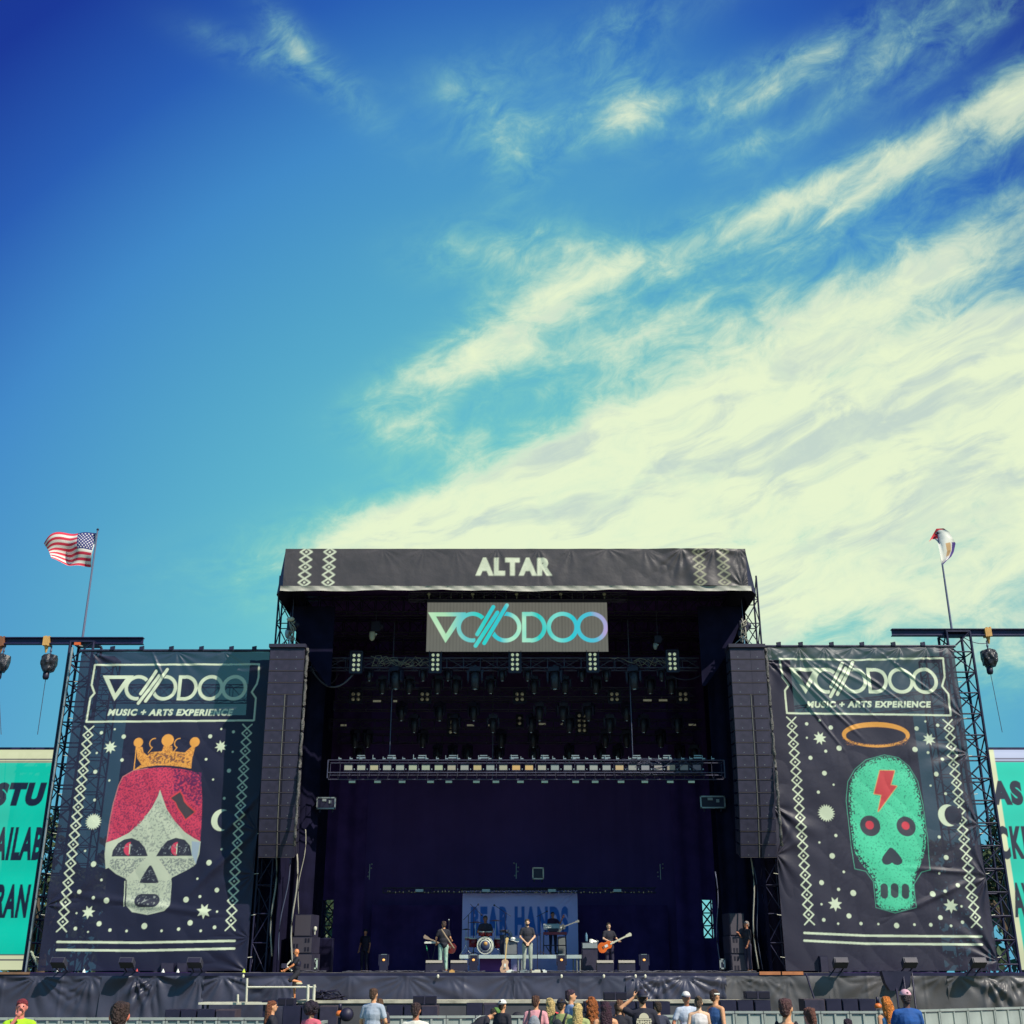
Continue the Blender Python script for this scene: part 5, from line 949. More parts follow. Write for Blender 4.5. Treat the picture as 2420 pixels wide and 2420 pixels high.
t.scale = cm.scale; MB().ell((0, .0, 1.24), (.19, .135, .17), z0=-.8, z1=.7).build('vest', m_dark, t); MB().cone((.05, -.2, 1.0), (.0, -.42, 1.18), .035).cone((0, -.42, 1.18), (0, -.25, 1.36), .03).build('spring_arm', m_cream, t); MB().box((0, -.5, 1.18), (.12, .2, .16)).build('camera_body', m_dark, t)
guitar('dark red guitar slung on the back-turned guitarist', (X(1060, 2236, 41.45), 41.45, Z(2238, 41.45)), (.1, pi+.35, -.4), 0, (.20, .03, .03), 1.1, headcol=(.5, .36, .26))
tag(MB().path([at(1043, 2196, 40.95), at(1053, 2212, 40.93), at(1064, 2228, 40.92), at(1073, 2242, 40.9)], .032, 6).build('guitar_strap', mat('tan_leather_strap', (.32, .24, .16), .7)), 'tan strap across the back of the guitarist in green jeans', 'strap')
guitar('glossy orange hollow-body guitar held by the right guitarist', (X(1431, 2237, 41.4), 41.42, Z(2236, 41.4)), (.1, -.42, .1), 0, (.80, .16, .03), 1.08, headcol=(.70, .68, .52))
guitar('pale-bodied guitar leaning upright on a stand before the riser', (X(1193, 2287, 42), 42, Z(2284, 42)+.02), (.15, -pi/2+.08, 0), 0, (.62, .40, .28), 1.0, headcol=(.72, .52, .22))
# --- crowd
def crowd(lab, px, py, D, **k): return person(lab, px, py, D, **k)
ph = [((.22, -.10, 1.2), (.08, -.30, 1.30)), ((-.22, -.10, 1.2), (-.08, -.30, 1.30))]
crowd('man in lime yellow tee at far left with hand on face', 54, 2362, 18.6, rz=.3, H=1.73, shirt=(.42, .72, .02), hair=(.25, .03, .04), skin=mat('pink_red_skin', (.80, .26, .20), .5), arms=[((.25, -.02, 1.18), (.22, -.12, .98)), ((-.22, -.14, 1.22), (-.04, -.17, 1.52))], vox=.010)
crowd('short-haired man at left seen from behind, nearest to the lens', 286, 2369, 11.6, rz=pi+.35, H=1.84, shirt=(.08, .02, .03), hair=(.05, .025, .02), skin=mat('ruddy_skin', (.75, .22, .14), .5), vox=.009, headturn=-.1)
crowd('long-haired woman in black looking at her phone beside the left barricade', 645, 2369, 24, rz=-1.4+pi, H=1.60, shirt=K0, hair=(.22, .07, .03), style='long', skin=m_skin, arms=[((.2, -.12, 1.15), (.06, -.36, 1.20)), ((-.2, -.12, 1.15), (-.04, -.36, 1.2))])
crowd('child-height person with bushy dark hair and pink top', 738, 2374, 23, rz=pi-.5, H=1.56, shirt=(.78, .16, .22), hair=(.025, .015, .03), style='afro')
crowd('tall man in pale grey tee standing before the runway', 884, 2338, 25.5, rz=pi-.35, H=1.80, shirt=(.44, .50, .60), hair=(.10, .05, .03), skin=m_skin, arms=[((.27, -.02, 1.17), (.24, -.16, .95)), ((-.27, -.02, 1.17), (-.20, -.20, 1.05))])
crowd('woman with brown hair just behind the grey-tee man', 898, 2370, 27, rz=pi-.2, H=1.58, shirt=(.05, .04, .06), hair=(.12, .06, .03), style='long')
crowd('man in white tee low in front of the barricade', 983, 2382, 19.6, rz=pi-.15, H=1.66, shirt=(.80, .78, .68), hair=(.06, .03, .03), skin=m_skin2)
bm_ = crowd('man in green cap bending over, black top with white circular print', 1105, 2392, 26.5, rz=pi/2+.2, H=1.72, lean=1.0, shirt=K0, hair=(.04, .03, .02), hat=((.10, .22, .05), (.6, .6, .5), False), z0=0, arms=[((.25, -.2, 1.2), (.24, -.3, 1.0)), ((-.25, -.2, 1.2), (-.24, -.3, 1.0))])
crowd('person in black tee and black and white cap looking left', 1188, 2366, 26, rz=-pi/2+.9+pi, H=1.57, shirt=K0, hair=(.05, .03, .02), hat=((.85, .85, .80), (.05, .05, .07), True))
a = crowd('man in pink shirt wearing a grey backpack', 1266, 2353, 24.5, rz=pi-.2, H=1.68, shirt=(.80, .36, .40), hair=(.12, .05, .03)); backpack(a, (.28, .30, .34), 'grey backpack on the man in the pink shirt')
crowd('blonde woman in bright red top beside the pink shirt', 1299, 2364, 25.5, rz=pi+.3, H=1.62, shirt=(.72, .06, .08), hair=(.62, .45, .18), style='long')
a = crowd('person in black cap and green camouflage shirt with dark backpack', 1327, 2363, 23.5, rz=pi-.5, H=1.64, shirt=(.30, .36, .14), hair=(.05, .03, .02), hat=((.02, .02, .04), (.02, .02, .04), False)); backpack(a, (.025, .03, .04), 'black backpack with white marks on the camouflage shirt', (.5, .5, .5))
crowd('dark-haired man in blue-grey shirt turned to the left', 1349, 2339, 25, rz=-pi/2-.3+pi/2+pi-.9, H=1.78, shirt=(.26, .36, .55), hair=(.06, .03, .05), headturn=-.3)
crowd('woman with long blonde hair in a pale green top', 1366, 2374, 23, rz=pi-.3, H=1.58, shirt=(.42, .48, .20), hair=(.72, .52, .20), style='long')
crowd('woman with curly copper hair in black', 1398, 2358, 24.5, rz=pi+.1, H=1.66, shirt=K0, hair=(.36, .10, .02), style='curly')
crowd('woman with long dark hair and bare shoulders', 1430, 2362, 21.5, rz=pi+.15, H=1.64, shirt=None, hair=(.05, .015, .03), style='long')
crowd('woman with brown braids and a black top', 1464, 2365, 23.5, rz=pi-.2, H=1.62, shirt=K0, hair=(.20, .09, .05), style='braids')
bk = crowd('man in black cap and black tee with a cream print, hand raised to his head', 1517, 2336, 22, rz=pi, H=1.80, shirt=(.018, .018, .035), hair=(.05, .03, .03), hat=((.02, .02, .05), (.06, .06, .09), True), arms=[((.37, -.03, 1.50), (.15, -.03, 1.66)), ((-.27, .0, 1.16), (-.26, -.04, .9))])
crowd('broad person in dark top half hidden behind the cream-print tee', 1554, 2372, 25, rz=pi+.3, H=1.56, shirt=(.04, .045, .08), hair=(.05, .03, .02), arms=[((.27, -.02, 1.17), (.2, -.12, 1.0)), ((-.34, -.08, 1.2), (-.30, -.2, .98))])
crowd('man in white cap and pale blue tee facing the camera', 1621, 2346, 26, rz=.1, H=1.72, shirt=(.56, .62, .74), hair=(.08, .05, .04), skin=m_skin2, hat=((.80, .76, .72), (.3, .25, .3), False), arms=[((.26, .0, 1.17), (.22, -.12, 1.0)), ((-.30, .0, 1.17), (-.18, -.2, .98))])
crowd('woman in white tank top with tied-up brown hair', 1650, 2359, 24.5, rz=pi-.1, H=1.66, shirt=(.78, .74, .74), tank=True, hair=(.14, .09, .06), style='bun', skin=m_skin3)
crowd('muscular man in blue tank top and white headband turned left', 1689, 2339, 24.5, rz=pi-1.0, H=1.79, shirt=(.05, .13, .34), tank=True, hair=(.08, .04, .03), skin=m_skin)
q = at(1689, 2349, 24.5); tag(MB().lathe([(.098, -.015), (.1, .0), (.098, .015)], 14, q).build('headband', m_white), 'white headband on the man in the blue tank top', 'headband')
a = crowd('short-haired man in black tank top with olive backpack at right', 1855, 2354, 15.8, rz=pi-.5, H=1.79, shirt=(.03, .015, .03), tank=True, hair=(.10, .04, .04), skin=m_skin, vox=.010); backpack(a, (.10, .09, .05), 'olive backpack on the man in the black tank top', (.35, .26, .12))
crowd('girl with brown ponytail and pale blue collar', 1911, 2385, 16.8, rz=pi+.2, H=1.66, shirt=(.30, .55, .62), hair=(.16, .06, .04), style='pony', skin=mat('pink_skin', (.78, .30, .26), .5))
crowd('top of a dark-haired head low behind the right barricade front', 2003, 2413, 20, rz=pi, H=1.42, shirt=(.3, .1, .05), hair=(.04, .02, .04))
crowd('woman with long orange hair leaning left, light blue strap', 2100, 2353, 22.5, rz=pi+.2, H=1.70, side=.10, shirt=(.06, .20, .42), tank=True, hair=(.75, .22, .03), style='long', skin=m_skin)
crowd('man in pink cap and bright blue shirt seen from behind', 2138, 2340, 21.5, rz=pi, H=1.81, shirt=(.02, .10, .36), pants=(.02, .07, .22), hair=(.06, .04, .05), hat=((.75, .42, .50), (.6, .3, .35), False), skin=mat('dark_skin', (.16, .07, .06), .5), arms=[((.25, -.08, 1.2), (.14, -.26, 1.15)), ((-.25, -.08, 1.2), (-.14, -.26, 1.1))])
mb = MB(); mb.lathe([(.055, .150), (.085, .150), (.085, .153), (.055, .153)], 18, (0, 0, 1.30), 'y').box((0, .152, 1.30), (.07, .004, .03)); o = mb.build('shirt_print', m_white, bm_); R_ = Matrix.Rotation(1.0, 3, 'X'); b_ = Vector((0, 0, .95)); o.rotation_euler = (1.0, 0, 0); o.location = b_-R_ @ b_+R_ @ Vector((0, .0, 0))
# cream print on the black tee (arched picture and two lines of lettering)
T_ = text_tris('SUPPORT', .09); T2 = text_tris('TANK', .09); mb = MB(); s = bk.scale[2]
def lay(T, x0, x1, z0, z1):
    mn = T.reshape(-1, 2).min(0); mx = T.reshape(-1, 2).max(0); T = (T-mn)/(mx-mn)
    for t in T: mb.add([(-(x0+(x1-x0)*p[0]), .0, z0+(z1-z0)*p[1]) for p in t], [(0, 1, 2)])
lay(T_, -.13, .13, 1.245, 1.315); lay(T2, -.10, .10, 1.17, 1.235)
mb.add([(x_, 0, z_) for x_, z_ in [(.085*cos(pi*k/12), 1.345+.085*sin(pi*k/12)) for k in range(13)]], [tuple(range(13))]); mb.add([(-.12, 0, 1.322), (.12, 0, 1.322), (.12, 0, 1.341), (-.12, 0, 1.341)], [(0, 1, 2, 3)])
o = mb.build('shirt_print', mat('cream_print', (.72, .66, .48), .8), bk); o.location = (0, .155, 0)
# ================================================================ BAND BACKDROP, RISER AND GEAR
D = 48.; x0, x1 = (X(1090, 2110, D)+X(1094, 2292, D))/2, (X(1364, 2110, D)+X(1368, 2292, D))/2; z0, z1 = DECK+.02, Z(2104, D); cv = Canvas(x0, x1, z0, z1, .025, (.66, .60, 1.0), 3)
cv.text('BEAR HANDS', X(1113, 2175, D), X(1343, 2175, D), Z(2212, D), Z(2141, D), (.05, .18, .62), .062)
im, _ = cv.done(); im = im*(.88+.24*fbm(im.shape[:2], 4, 4, 9)[..., None]); m_bd = mat('printed_blue_backdrop', (1, 1, 1), .85, attr=True)
t = thing('band_backdrop', 'blue cloth backdrop with darker blue letters BEAR HANDS', 'backdrop', (0, D, 0)); fo = folds([(x0, z1), (x1, z1), (x0+.3, z0)], .05, 5, 2.2, .03, 4); sheet('printed_cloth', x0, x1, z0, z1, .025, lambda A, B: -np.abs(fo(A, B)), m_bd, t, im)
MB().cone((x0-.1, 0, z1+.03), (x1+.1, 0, z1+.03), .04, n=8).build('top_pipe', m_chord, t)
D = 47.7; za_ = Z(2104, D); tt = thing('small_lamp_truss', 'low truss with tiny glinting lamps above the blue backdrop', 'lighting truss', (0, D, za_)); truss(MB(), (X(905, 2104, D), 0, 0), (X(1550, 2104, D), 0, 0), .25, .18, 46, .016, .009).build('truss_frame', m_chord, tt)
r_ = random.Random(2)
for k in range(64): x_ = X(915+k*9.9, 2104, D); MB().ell((x_+r_.uniform(-.05, .05), -.16, -.06+r_.uniform(-.04, .02)), (.022, .02, r_.uniform(.02, .04)), 6, 4).build('glint_lamp', m_lampd, tt)
for px in (992, 1149, 1304, 1458): x_ = X(px, 2104, D); MB().box((x_, -.15, -.02), (.30, .12, .10)).build('clip_unit', m_alu, tt)
D = 43.6; rz0 = Z(2258, D); rr0, rr1 = X(1086, 2262, D), X(1374, 2262, D)
ri = thing('drum_riser', 'low riser with bright aluminium edge under drums and keyboards', 'riser', ((rr0+rr1)/2, D, DECK)); hw = (rr1-rr0)/2; hz = rz0-DECK+.02
MB().box((0, 1.3, hz-.04), (2*hw-.04, 2.6, .06)).build('deck', m_drape, ri); MB().box((0, -.02, hz-.06), (2*hw, .05, .12)).build('edge_trim', mat('bright_aluminium', (.62, .72, .68), .35, .3, var=.12), ri)
for x_ in (-hw+.05, -.08, .04, hw-.05, hw-.16):
    for yy in (.02, 2.5): MB().cone((x_, yy, 0), (x_, yy, hz-.1), .028, n=8).build('leg', m_alu, ri)
MB().box((-hw+1.25, .5, .28), (1.1, .4, .50)).build('underbox', m_drape, ri)
RZ = DECK+hz
# drum kit
D = 44.4; kx = X(1147, 2240, D); dk = thing('drum_kit', 'drum kit with lettered round bass drum on the riser', 'drum kit', (kx, D, RZ))
m_shell = mat('red_sparkle_shell', (.22, .025, .03), .25, var=.4, vscale=30); m_head = mat('white_drum_head', (.74, .80, .66), .4)
bd = MB().lathe([(.02, .25), (.29, .25), (.29, -.22), (.28, -.24)], 24, (0, 0, .32), 'y').build('bass_drum', m_shell, dk)
MB().lathe([(.275, -.235), (.275, -.25), (.30, -.25), (.30, -.20)][::-1], 28, (0, 0, .32), 'y').build('hoop', m_head, bd); MB().lathe([(.001, -.246), (.27, -.246), (.27, -.24)], 28, (0, 0, .32), 'y').build('head', m_head, bd)
MB().lathe([(.001, -.250), (.17, -.250), (.17, -.246)], 24, (0, 0, .32), 'y').build('emblem_disc', mat('sooty_print', (.05, .07, .14), .6), bd); MB().lathe([(.001, -.254), (.07, -.254), (.07, -.25)], 16, (.01, 0, .38), 'y').build('emblem_sun', m_straps, bd)
q = MB()
for k in range(26):
    a = 2*pi*k/26; q.box((.222*cos(a), -.252, .32+.222*sin(a)), (.018+.01*(k % 3), .006, .05), )
q.build('ring_lettering', mat('black_print', (.02, .03, .06), .6), bd)
for x_, y_, z_, r, h in ((-.44, .15, .42, .15, .30), (-.13, -.02, .72, .12, .15), (.13, -.02, .72, .12, .15), (.46, .25, .40, .16, .32), (-.62, .2, .55, .13, .10)):
    b = MB().lathe([(r, -h/2), (r, h/2)], 16, (x_, y_, z_)).build('tom_drum', m_shell, dk); MB().lathe([(.001, h/2+.004), (r*1.03, h/2+.004), (r*1.03, h/2-.03)], 16, (x_, y_, z_)).build('head', m_head, b)
for x_, y_, z_, r in ((-.36, .1, 1.10, .27), (.36, .15, 1.16, .24), (-.70, .1, .86, .17), (.66, .2, .82, .2)):
    b = MB().lathe([(.001, .04), (.04, .035), (r, 0), (r, -.004), (.001, .02)], 18, (x_, y_, z_)).build('cymbal', mat('dark_bronze', (.10, .06, .06), .35, .6), dk); MB().cone((x_, y_, z_), (x_, y_, .3), .012, n=5).cone((x_, y_, .32), (x_-.2, y_-.1, 0), .012, n=5).cone((x_, y_, .32), (x_+.2, y_-.1, 0), .012, n=5).build('cymbal_stand', m_chrome, b)
MB().lathe([(.15, .38), (.15, .47), (.001, .475)], 14, (0, .75, 0)).cone((0, .75, 0), (0, .75, .38), .03).build('stool', m_dark, dk)
def mic_stand(lab, px, D, zb, h, boom=None, grp=None):
    x_ = X(px, 2240, D); t = thing('microphone_stand', lab, 'microphone stand', (x_, D, zb), group=grp); q = MB().cone((0, 0, 0), (0, 0, h), .013, n=6)
    for k in range(3): q.cone((0, 0, .12), (.25*cos(2.1*k), .25*sin(2.1*k), .01), .011, n=5)
    q.build('stand', m_dark, t); e = Vector(boom or (.0, -.12, .04))+Vector((0, 0, h)); s = Vector((0, 0, h))-(e-Vector((0, 0, h)))*.5; MB().cone(s, e, .010, n=5).build('boom', m_dark, t); MB().ell(e, (.035, .03, .035)).build('microphone', m_dark if boom else m_chrome, t)
mic_stand('boom microphone stand left of the drum kit', 1106, 44.1, RZ, 1.35, (.35, 0, .35)); mic_stand('second boom stand reaching over the left cymbal', 1119, 44.6, RZ, 1.62, (.28, 0, -.25)); mic_stand('boom microphone stand right of the drummer', 1194, 44.6, RZ, 1.45, (-.4, 0, .25)); mic_stand('microphone stand of the guitarist in green jeans', 1060, 41.9, DECK, 1.62); mic_stand('microphone stand behind the singer', 1270, 42.2, DECK, 1.2, (-.25, 0, -.08)); mic_stand('microphone stand at the left of the keyboards', 1277, 44.2, RZ, 1.35, (.25, 0, .12)); mic_stand('low stand by the right guitarist with tipped boom', 1413, 41.6, DECK, .95, (.12, 0, -.2))
def amp(lab, px0, px1, py0, D, zb, m1=m_dark, mg=None, head=False, dep=.35):
    x0, x1 = X(px0, py0, D), X(px1, py0, D); z1 = Z(py0, D)-zb; w = x1-x0; t = thing('amplifier', lab, 'amplifier', ((x0+x1)/2, D, zb)); MB().box((0, dep/2, z1/2), (w, dep, z1)).build('cabinet', m1, t)
    hh = z1*(.78 if head else 1); MB().box((0, -.008, hh/2), (w-.06, .016, hh-.07)).build('grille_cloth', mg or m_grille, t)
    if head: MB().box((0, -.012, z1*.89), (w-.05, .024, z1*.17)).build('control_panel', m_grey, t)
    MB().box((0, dep/2, z1+.012), (.22, .04, .02)).build('handle', m_dark, t); return t
m_gcloth = mat('grey_amp_cloth', (.20, .22, .22), .85, var=.15)
amp('grey-fronted amplifier on the riser beside the drum kit', 1190, 1223, 2223, 44.3, RZ, m_dark, m_gcloth); amp('tall dark amplifier with a pale head right of the riser', 1375, 1413, 2227, 42.6, DECK, m_dark, m_grille, True); amp('amplifier behind the keyboards', 1318, 1338, 2214, 46, RZ, m_dark, m_gcloth)
amp('dark equipment case behind the left guitarist', 1036, 1052, 2244, 43, DECK); amp('small dark case under the mixer beside the drums', 1181, 1192, 2210, 44.5, RZ)
p = at(1386, 2225, 42.7); tag(MB().lathe([(.04, 0), (.045, .02), (.045, .2), (.02, .25), (.02, .28)], 10, (p.x, p.y, Z(2227, 42.6)+.03)).build('water_bottle', mat('blue_bottle', (.14, .26, .36), .15)), 'blue water bottle on the tall amplifier', 'bottle')
for px, py, D, w_, lb in ((1403, 2226, 42.7, .30, 'folded white towel hanging on the tall amplifier'), (1217, 2221, 44.3, .30, 'white towel lying on the grey-fronted amplifier')):
    p = at(px, py, D); o = sheet('towel', -w_/2, w_/2, -.09, .05, .02, lambda A, B: .03*np.sin(A*20)-.05, m_white); o.location = p; o.rotation_euler = (-.5, .12, 0); tag(o, lb, 'towel')
r_ = random.Random(5); q = MB(); p = at(1195, 2213, 44.5)
for k in range(26): q.box(p+Vector((r_.uniform(-.2, .2), r_.uniform(-.1, .1), r_.uniform(-.05, .2))), (r_.uniform(.03, .10),)*3, r_.uniform(0, 3))
tag(q.build('percussion_rack', mat('tarnished_metal', (.22, .22, .26), .35, .5)), 'cluster of small percussion on the amplifier beside the drums', 'percussion')
# keyboards
D = 44.6; kx = X(1310, 2200, D); kb = thing('keyboard_rig', 'two-tier keyboard rig with white upper and red lower keyboard', 'keyboard', (kx, D, RZ)); z1k, z2k = Z(2190, D)-RZ, Z(2206, D)-RZ
MB().box((-.10, 0, z1k), (.58, .30, .07), rx=.5).build('upper_keyboard', m_white, kb); MB().box((.02, 0, z2k), (.84, .32, .09)).build('lower_keyboard', mat('dark_red_case', (.24, .02, .04), .35), kb); MB().box((-.05, -.1, (z1k+z2k)/2), (.40, .2, .1)).build('effects_box', m_dark, kb)
q = MB(); q.cone((-.38, 0, z2k), (-.40, 0, 0), .022).cone((.40, 0, z2k), (.42, 0, 0), .022).cone((-.40, 0, .33), (.42, 0, .33), .02).cone((-.3, .05, .3), (-.1, .05, 0), .02).cone((.32, 0, z2k), (.3, 0, z1k), .02).cone((-.32, 0, z2k), (-.3, 0, z1k), .02); q.build('stand', m_dark, kb)
guitar('pale neck of a guitar standing behind the keyboards', (X(1326, 2196, 45.6), 45.7, Z(2192, 45.6)), (.2, -.35, 0), 0, (.18, .2, .2), .8, headcol=(.42, .42, .36))
D = 41.6; kx = X(1019, 2228, D); kb = thing('small_keyboard', 'small white keyboard on a crossed stand left of the guitarist', 'keyboard', (kx, D, DECK)); hk = Z(2228, D)-DECK; MB().box((0, 0, hk), (.44, .24, .05)).build('case', m_white, kb); MB().box((0, -.03, hk+.03), (.38, .14, .012)).build('keys', m_cream, kb); MB().cone((-.18, 0, hk), (.05, 0, 0), .016).cone((.16, 0, hk), (-.03, 0, 0), .016).build('stand', m_dark, kb); MB().cone((-.165, -.02, hk-.08), (-.12, -.02, hk-.25), .016).build('green_tube', mat('green_glow', (.10, .7, .3), .4), kb)
# wedge monitors, floor lamps
def wedge():
    t = thing('floor_monitor', '', 'floor monitor', group='wedge monitors at the stage front'); MB().prism([(-.28, 0), (.28, 0), (.28, .22), (-.16, .46), (-.28, .38)], -.29, .29, 'x').build('cabinet', m_cab, t)
    mb = MB(); mb.add([(-.27, .275, .232), (.27, .275, .232), (.27, -.15, .468), (-.27, -.15, .468)], [(0, 1, 2, 3)]); mb.build('grille', m_grille, t); MB().box((0, -.255, .405), (.58, .02, .13), rx=-.75).build('lit_top_strip', mat('sunlit_edge', (.36, .33, .28), .7), t); return t  # pale strip paints sunlight on the top of the wedge
w0 = wedge()
for k, (px, lab) in enumerate(((1026.5, 'wedge monitor just left of the green-jeans guitarist'), (1085, 'wedge monitor just right of the green-jeans guitarist'), (1429, 'wedge monitor in front of the orange guitar'), (1480, 'wedge monitor right of the orange guitar player'))):
    o = w0 if k == 0 else dup(w0); o.location = (X(px, 2285, 40.5), 40.5, DECK); o.scale = (.92, .9, .80); o['label'] = lab
def lamp_floor(px, lab):
    D = 41.2; p = at(px, 2262, D); t = thing('floor_lamp', lab, 'stage light', (p.x, D, DECK)); z_ = p.z-DECK; MB().box((0, .1, z_*.42), (.26, .24, z_*.55)).build('base', m_dark, t)
    for s in (-1, 1): MB().box((s*.15, .05, z_*.82), (.04, .12, .34)).build('yoke_arm', m_dark, t)
    MB().box((0, .1, z_*.86), (.24, .2, .26)).build('head', m_dark, t); MB().ell((0, -.01, z_*.82), (.045, .02, .035)).build('amber_bulb', mat('amber_glow', (.9, .4, .1), .5, emit=1.2), t); MB().box((0, .05, z_*.86+.15), (.2, .1, .02)).build('handle', m_alu, t)
for px, lb in ((907, 'floor lamp with amber glow on the empty left of the stage'), (1119, 'floor lamp with amber glow under the riser left end'), (1327, 'floor lamp with amber glow in front of the riser right end'), (1522, 'floor lamp with amber glow right of the wedge monitors')): lamp_floor(px, lb)
# side-fill stacks
def cabinet(lab, px0, px1, py0, py1, D, slots, parent=None, turn=0., m1=m_cab):
    x0, x1 = X(px0, py0, D), X(px1, py0, D); z0_, z1_ = Z(py1, D), Z(py0, D); t = thing('speaker_cabinet', lab, 'speaker', ((x0+x1)/2, D, z0_)); w, h = x1-x0, z1_-z0_; MB().box((0, .4, h/2), (w, .8, h)).build('cabinet', m1, t); t.rotation_euler = (0, 0, turn)
    MB().box((0, -.01, h/2), (w-.05, .02, h-.05)).build('front_baffle', mat('dark_umber_baffle', (.075, .062, .080), .6), t)
    for (u, v) in slots:
        for d in (-.05, .05): MB().box((w*(u-.5)+d, -.022, h*v), (.06, .012, .13)).build('port', m_slot, t)
    return t
cabinet('upper plain speaker of the left side-fill stack', 697, 738, 2161, 2213, 40.9, [], turn=-.15); cabinet('middle ported speaker of the left side-fill stack', 690, 740, 2214, 2253, 40.8, [(.2, .45), (.75, .78), (.75, .25)], turn=-.15); cabinet('bottom ported speaker of the left side-fill stack', 688, 740, 2254, 2295, 40.8, [(.2, .6), (.2, .2), (.75, .3)], turn=-.15)
cabinet('upper plain speaker of the right side-fill stack', 1722, 1758, 2158, 2211, 40.9, [], turn=.12); cabinet('middle ported speaker of the right side-fill stack', 1724, 1764, 2212, 2254, 40.8, [(.3, .75), (.3, .2)], turn=.12); cabinet('bottom ported speaker of the right side-fill stack', 1727, 1767, 2255, 2295, 40.8, [(.3, .75), (.3, .2)], turn=.12)
# square outlined cases and brackets
def outlined(lab, px0, px1, py0, py1, D, c=m_alu, extra=True):
    x0, x1 = X(px0, py0, D), X(px1, py0, D); z0_, z1_ = Z(py1, D), Z(py0, D); w, h = x1-x0, z1_-z0_; t = thing('equipment_frame', lab, 'equipment box', ((x0+x1)/2, D, z0_)); MB().box((0, .15, h/2), (w-.04, .3, h-.04)).build('box', m_dark, t)
    q = MB(); q.box((0, 0, h-.02), (w, .04, .045)).box((0, 0, .02), (w, .04, .045)).box((-w/2+.02, 0, h/2), (.045, .04, h)).box((w/2-.02, 0, h/2), (.045, .04, h)); q.build('pale_edge', c, t)
    if extra: MB().box((-w*.1, -.01, h*.75), (w*.2, .03, h*.2)).build('fitting', m_grey, t); MB().box((w*.2, -.01, h*.6), (w*.12, .03, h*.25)).build('fitting', m_grey, t)
    MB().cone((-w/3, .1, -.1), (-w/3, .1, .0), .03).cone((w/3, .1, -.1), (w/3, .1, .0), .03).build('feet', m_dark, t)
outlined('pale-edged square box hung over the blue backdrop', 1258, 1285, 2050, 2078, 47, m_cream, False); outlined('pale-edged lamp frame high on the left leg curtain', 749, 794, 1884, 1912, 42); outlined('pale-edged lamp frame high on the right leg curtain', 1654, 1713, 1881, 1910, 42)
outlined('small pale-edged case beside the left side-fill stack', 738, 751, 2265, 2290, 41, mat('mint_metal', (.5, .62, .52), .4), True); outlined('small pale-edged case beside the right side-fill stack', 1700, 1713, 2266, 2290, 41, m_grey, True)
amp('slatted rack unit under the left wing slot', 755, 787, 2217, 45, DECK, m_black, m_legs)
p = at(745, 2195, 41); tag(MB().ell(p, (.06, .05, .08)).box(p-Vector((0, 0, .12)), (.03, .03, .12)).build('cream_bracket', m_cream), 'small cream bracket beside the left side-fill stack', 'bracket')
hx = 1; 
for k, (px, py, D) in enumerate(((874, 2042, 49), (1220, 2040, 49), (1560, 2042, 49))):
    q = MB(); r_ = random.Random(k); p = at(px, py, D)
    for j in range(4): q.ell(p+Vector((r_.uniform(-.12, .12), 0, -.16*j)), (.04, .03, .035), 6, 4)
    q.cone(p, p+Vector((0, 0, -.6)), .02); tag(q.build('small_hardware', m_alu), ['glinting fitting in the dark left of the backdrop', 'glinting fitting above the blue backdrop', 'glinting fitting in the dark right of the backdrop'][k], 'fitting')
# things along the stage lip
r_ = random.Random(12)
for k, (px, w_, c_, lab) in enumerate(((1270, .36, m_cream, 'pale pedal on the stage lip by the singer'), (1285, .2, m_white, 'small white box on the stage floor right of the singer'), (1206, .25, m_white, 'small white box in front of the standing guitar'), (1240, .3, m_alu, 'silver pedal at the singer feet'), (1457, .14, m_dark, 'black pedal between the right wedge monitors'), (1040, .16, m_dark, 'black pedal by the left wedge monitor'), (1100, .16, m_dark, 'black pedal beside the second wedge monitor'), (1068, .17, m_straps, 'yellow shoe-like pedal at the left guitarist heel'))):
    D = 40.15; x_ = X(px, 2298, D); tag(MB().box((x_, D+.05, DECK+.03), (w_, .14, .06)).box((x_, D+.05, DECK+.07), (w_*.5, .08, .03)).build('pedal', c_), lab, 'pedal')
q = MB()
for k in range(34):
    x_ = X(700+r_.uniform(0, 1060), 2298, 40.2); q.path([(x_+j*.12, 40.12+r_.uniform(-.05, .2), DECK+.02+r_.uniform(0, .03)) for j in range(8)], .014, 4)
tag(q.build('floor_cables', mat('dull_cable', (.10, .10, .13), .5)), 'loose cables strewn along the stage lip', 'cables', kind='stuff')
for k, (px, c_) in enumerate(((1800, m_orange), (1850, m_orange))): x_ = X(px+20, 2299, 40); tag(MB().box((x_, 39.93, DECK-.02), (.72, .06, .10)).build('edge_board', mat('orange_wood_board', (.55, .20, .08), .7, var=.2)), ['left orange board on the stage edge right of the crewman', 'right orange board on the stage edge under the green-skull banner'][k], 'board')
x_ = X(35, 2303, 40); tag(MB().box((x_, 39.93, DECK-.02), (1.0, .06, .07)).build('edge_board', mat('brown_wood_board', (.22, .12, .07), .7, var=.3)), 'brown slatted board on the stage edge at far left', 'board')
for k, px in enumerate((575, 1035, 1327, 1427, 1525, 1502)): x_ = X(px, 2304, 39.8); MB().ell((x_, -.18, DECK-.11), (.04, .03, .06)).build('lip_knob', m_cream, st)
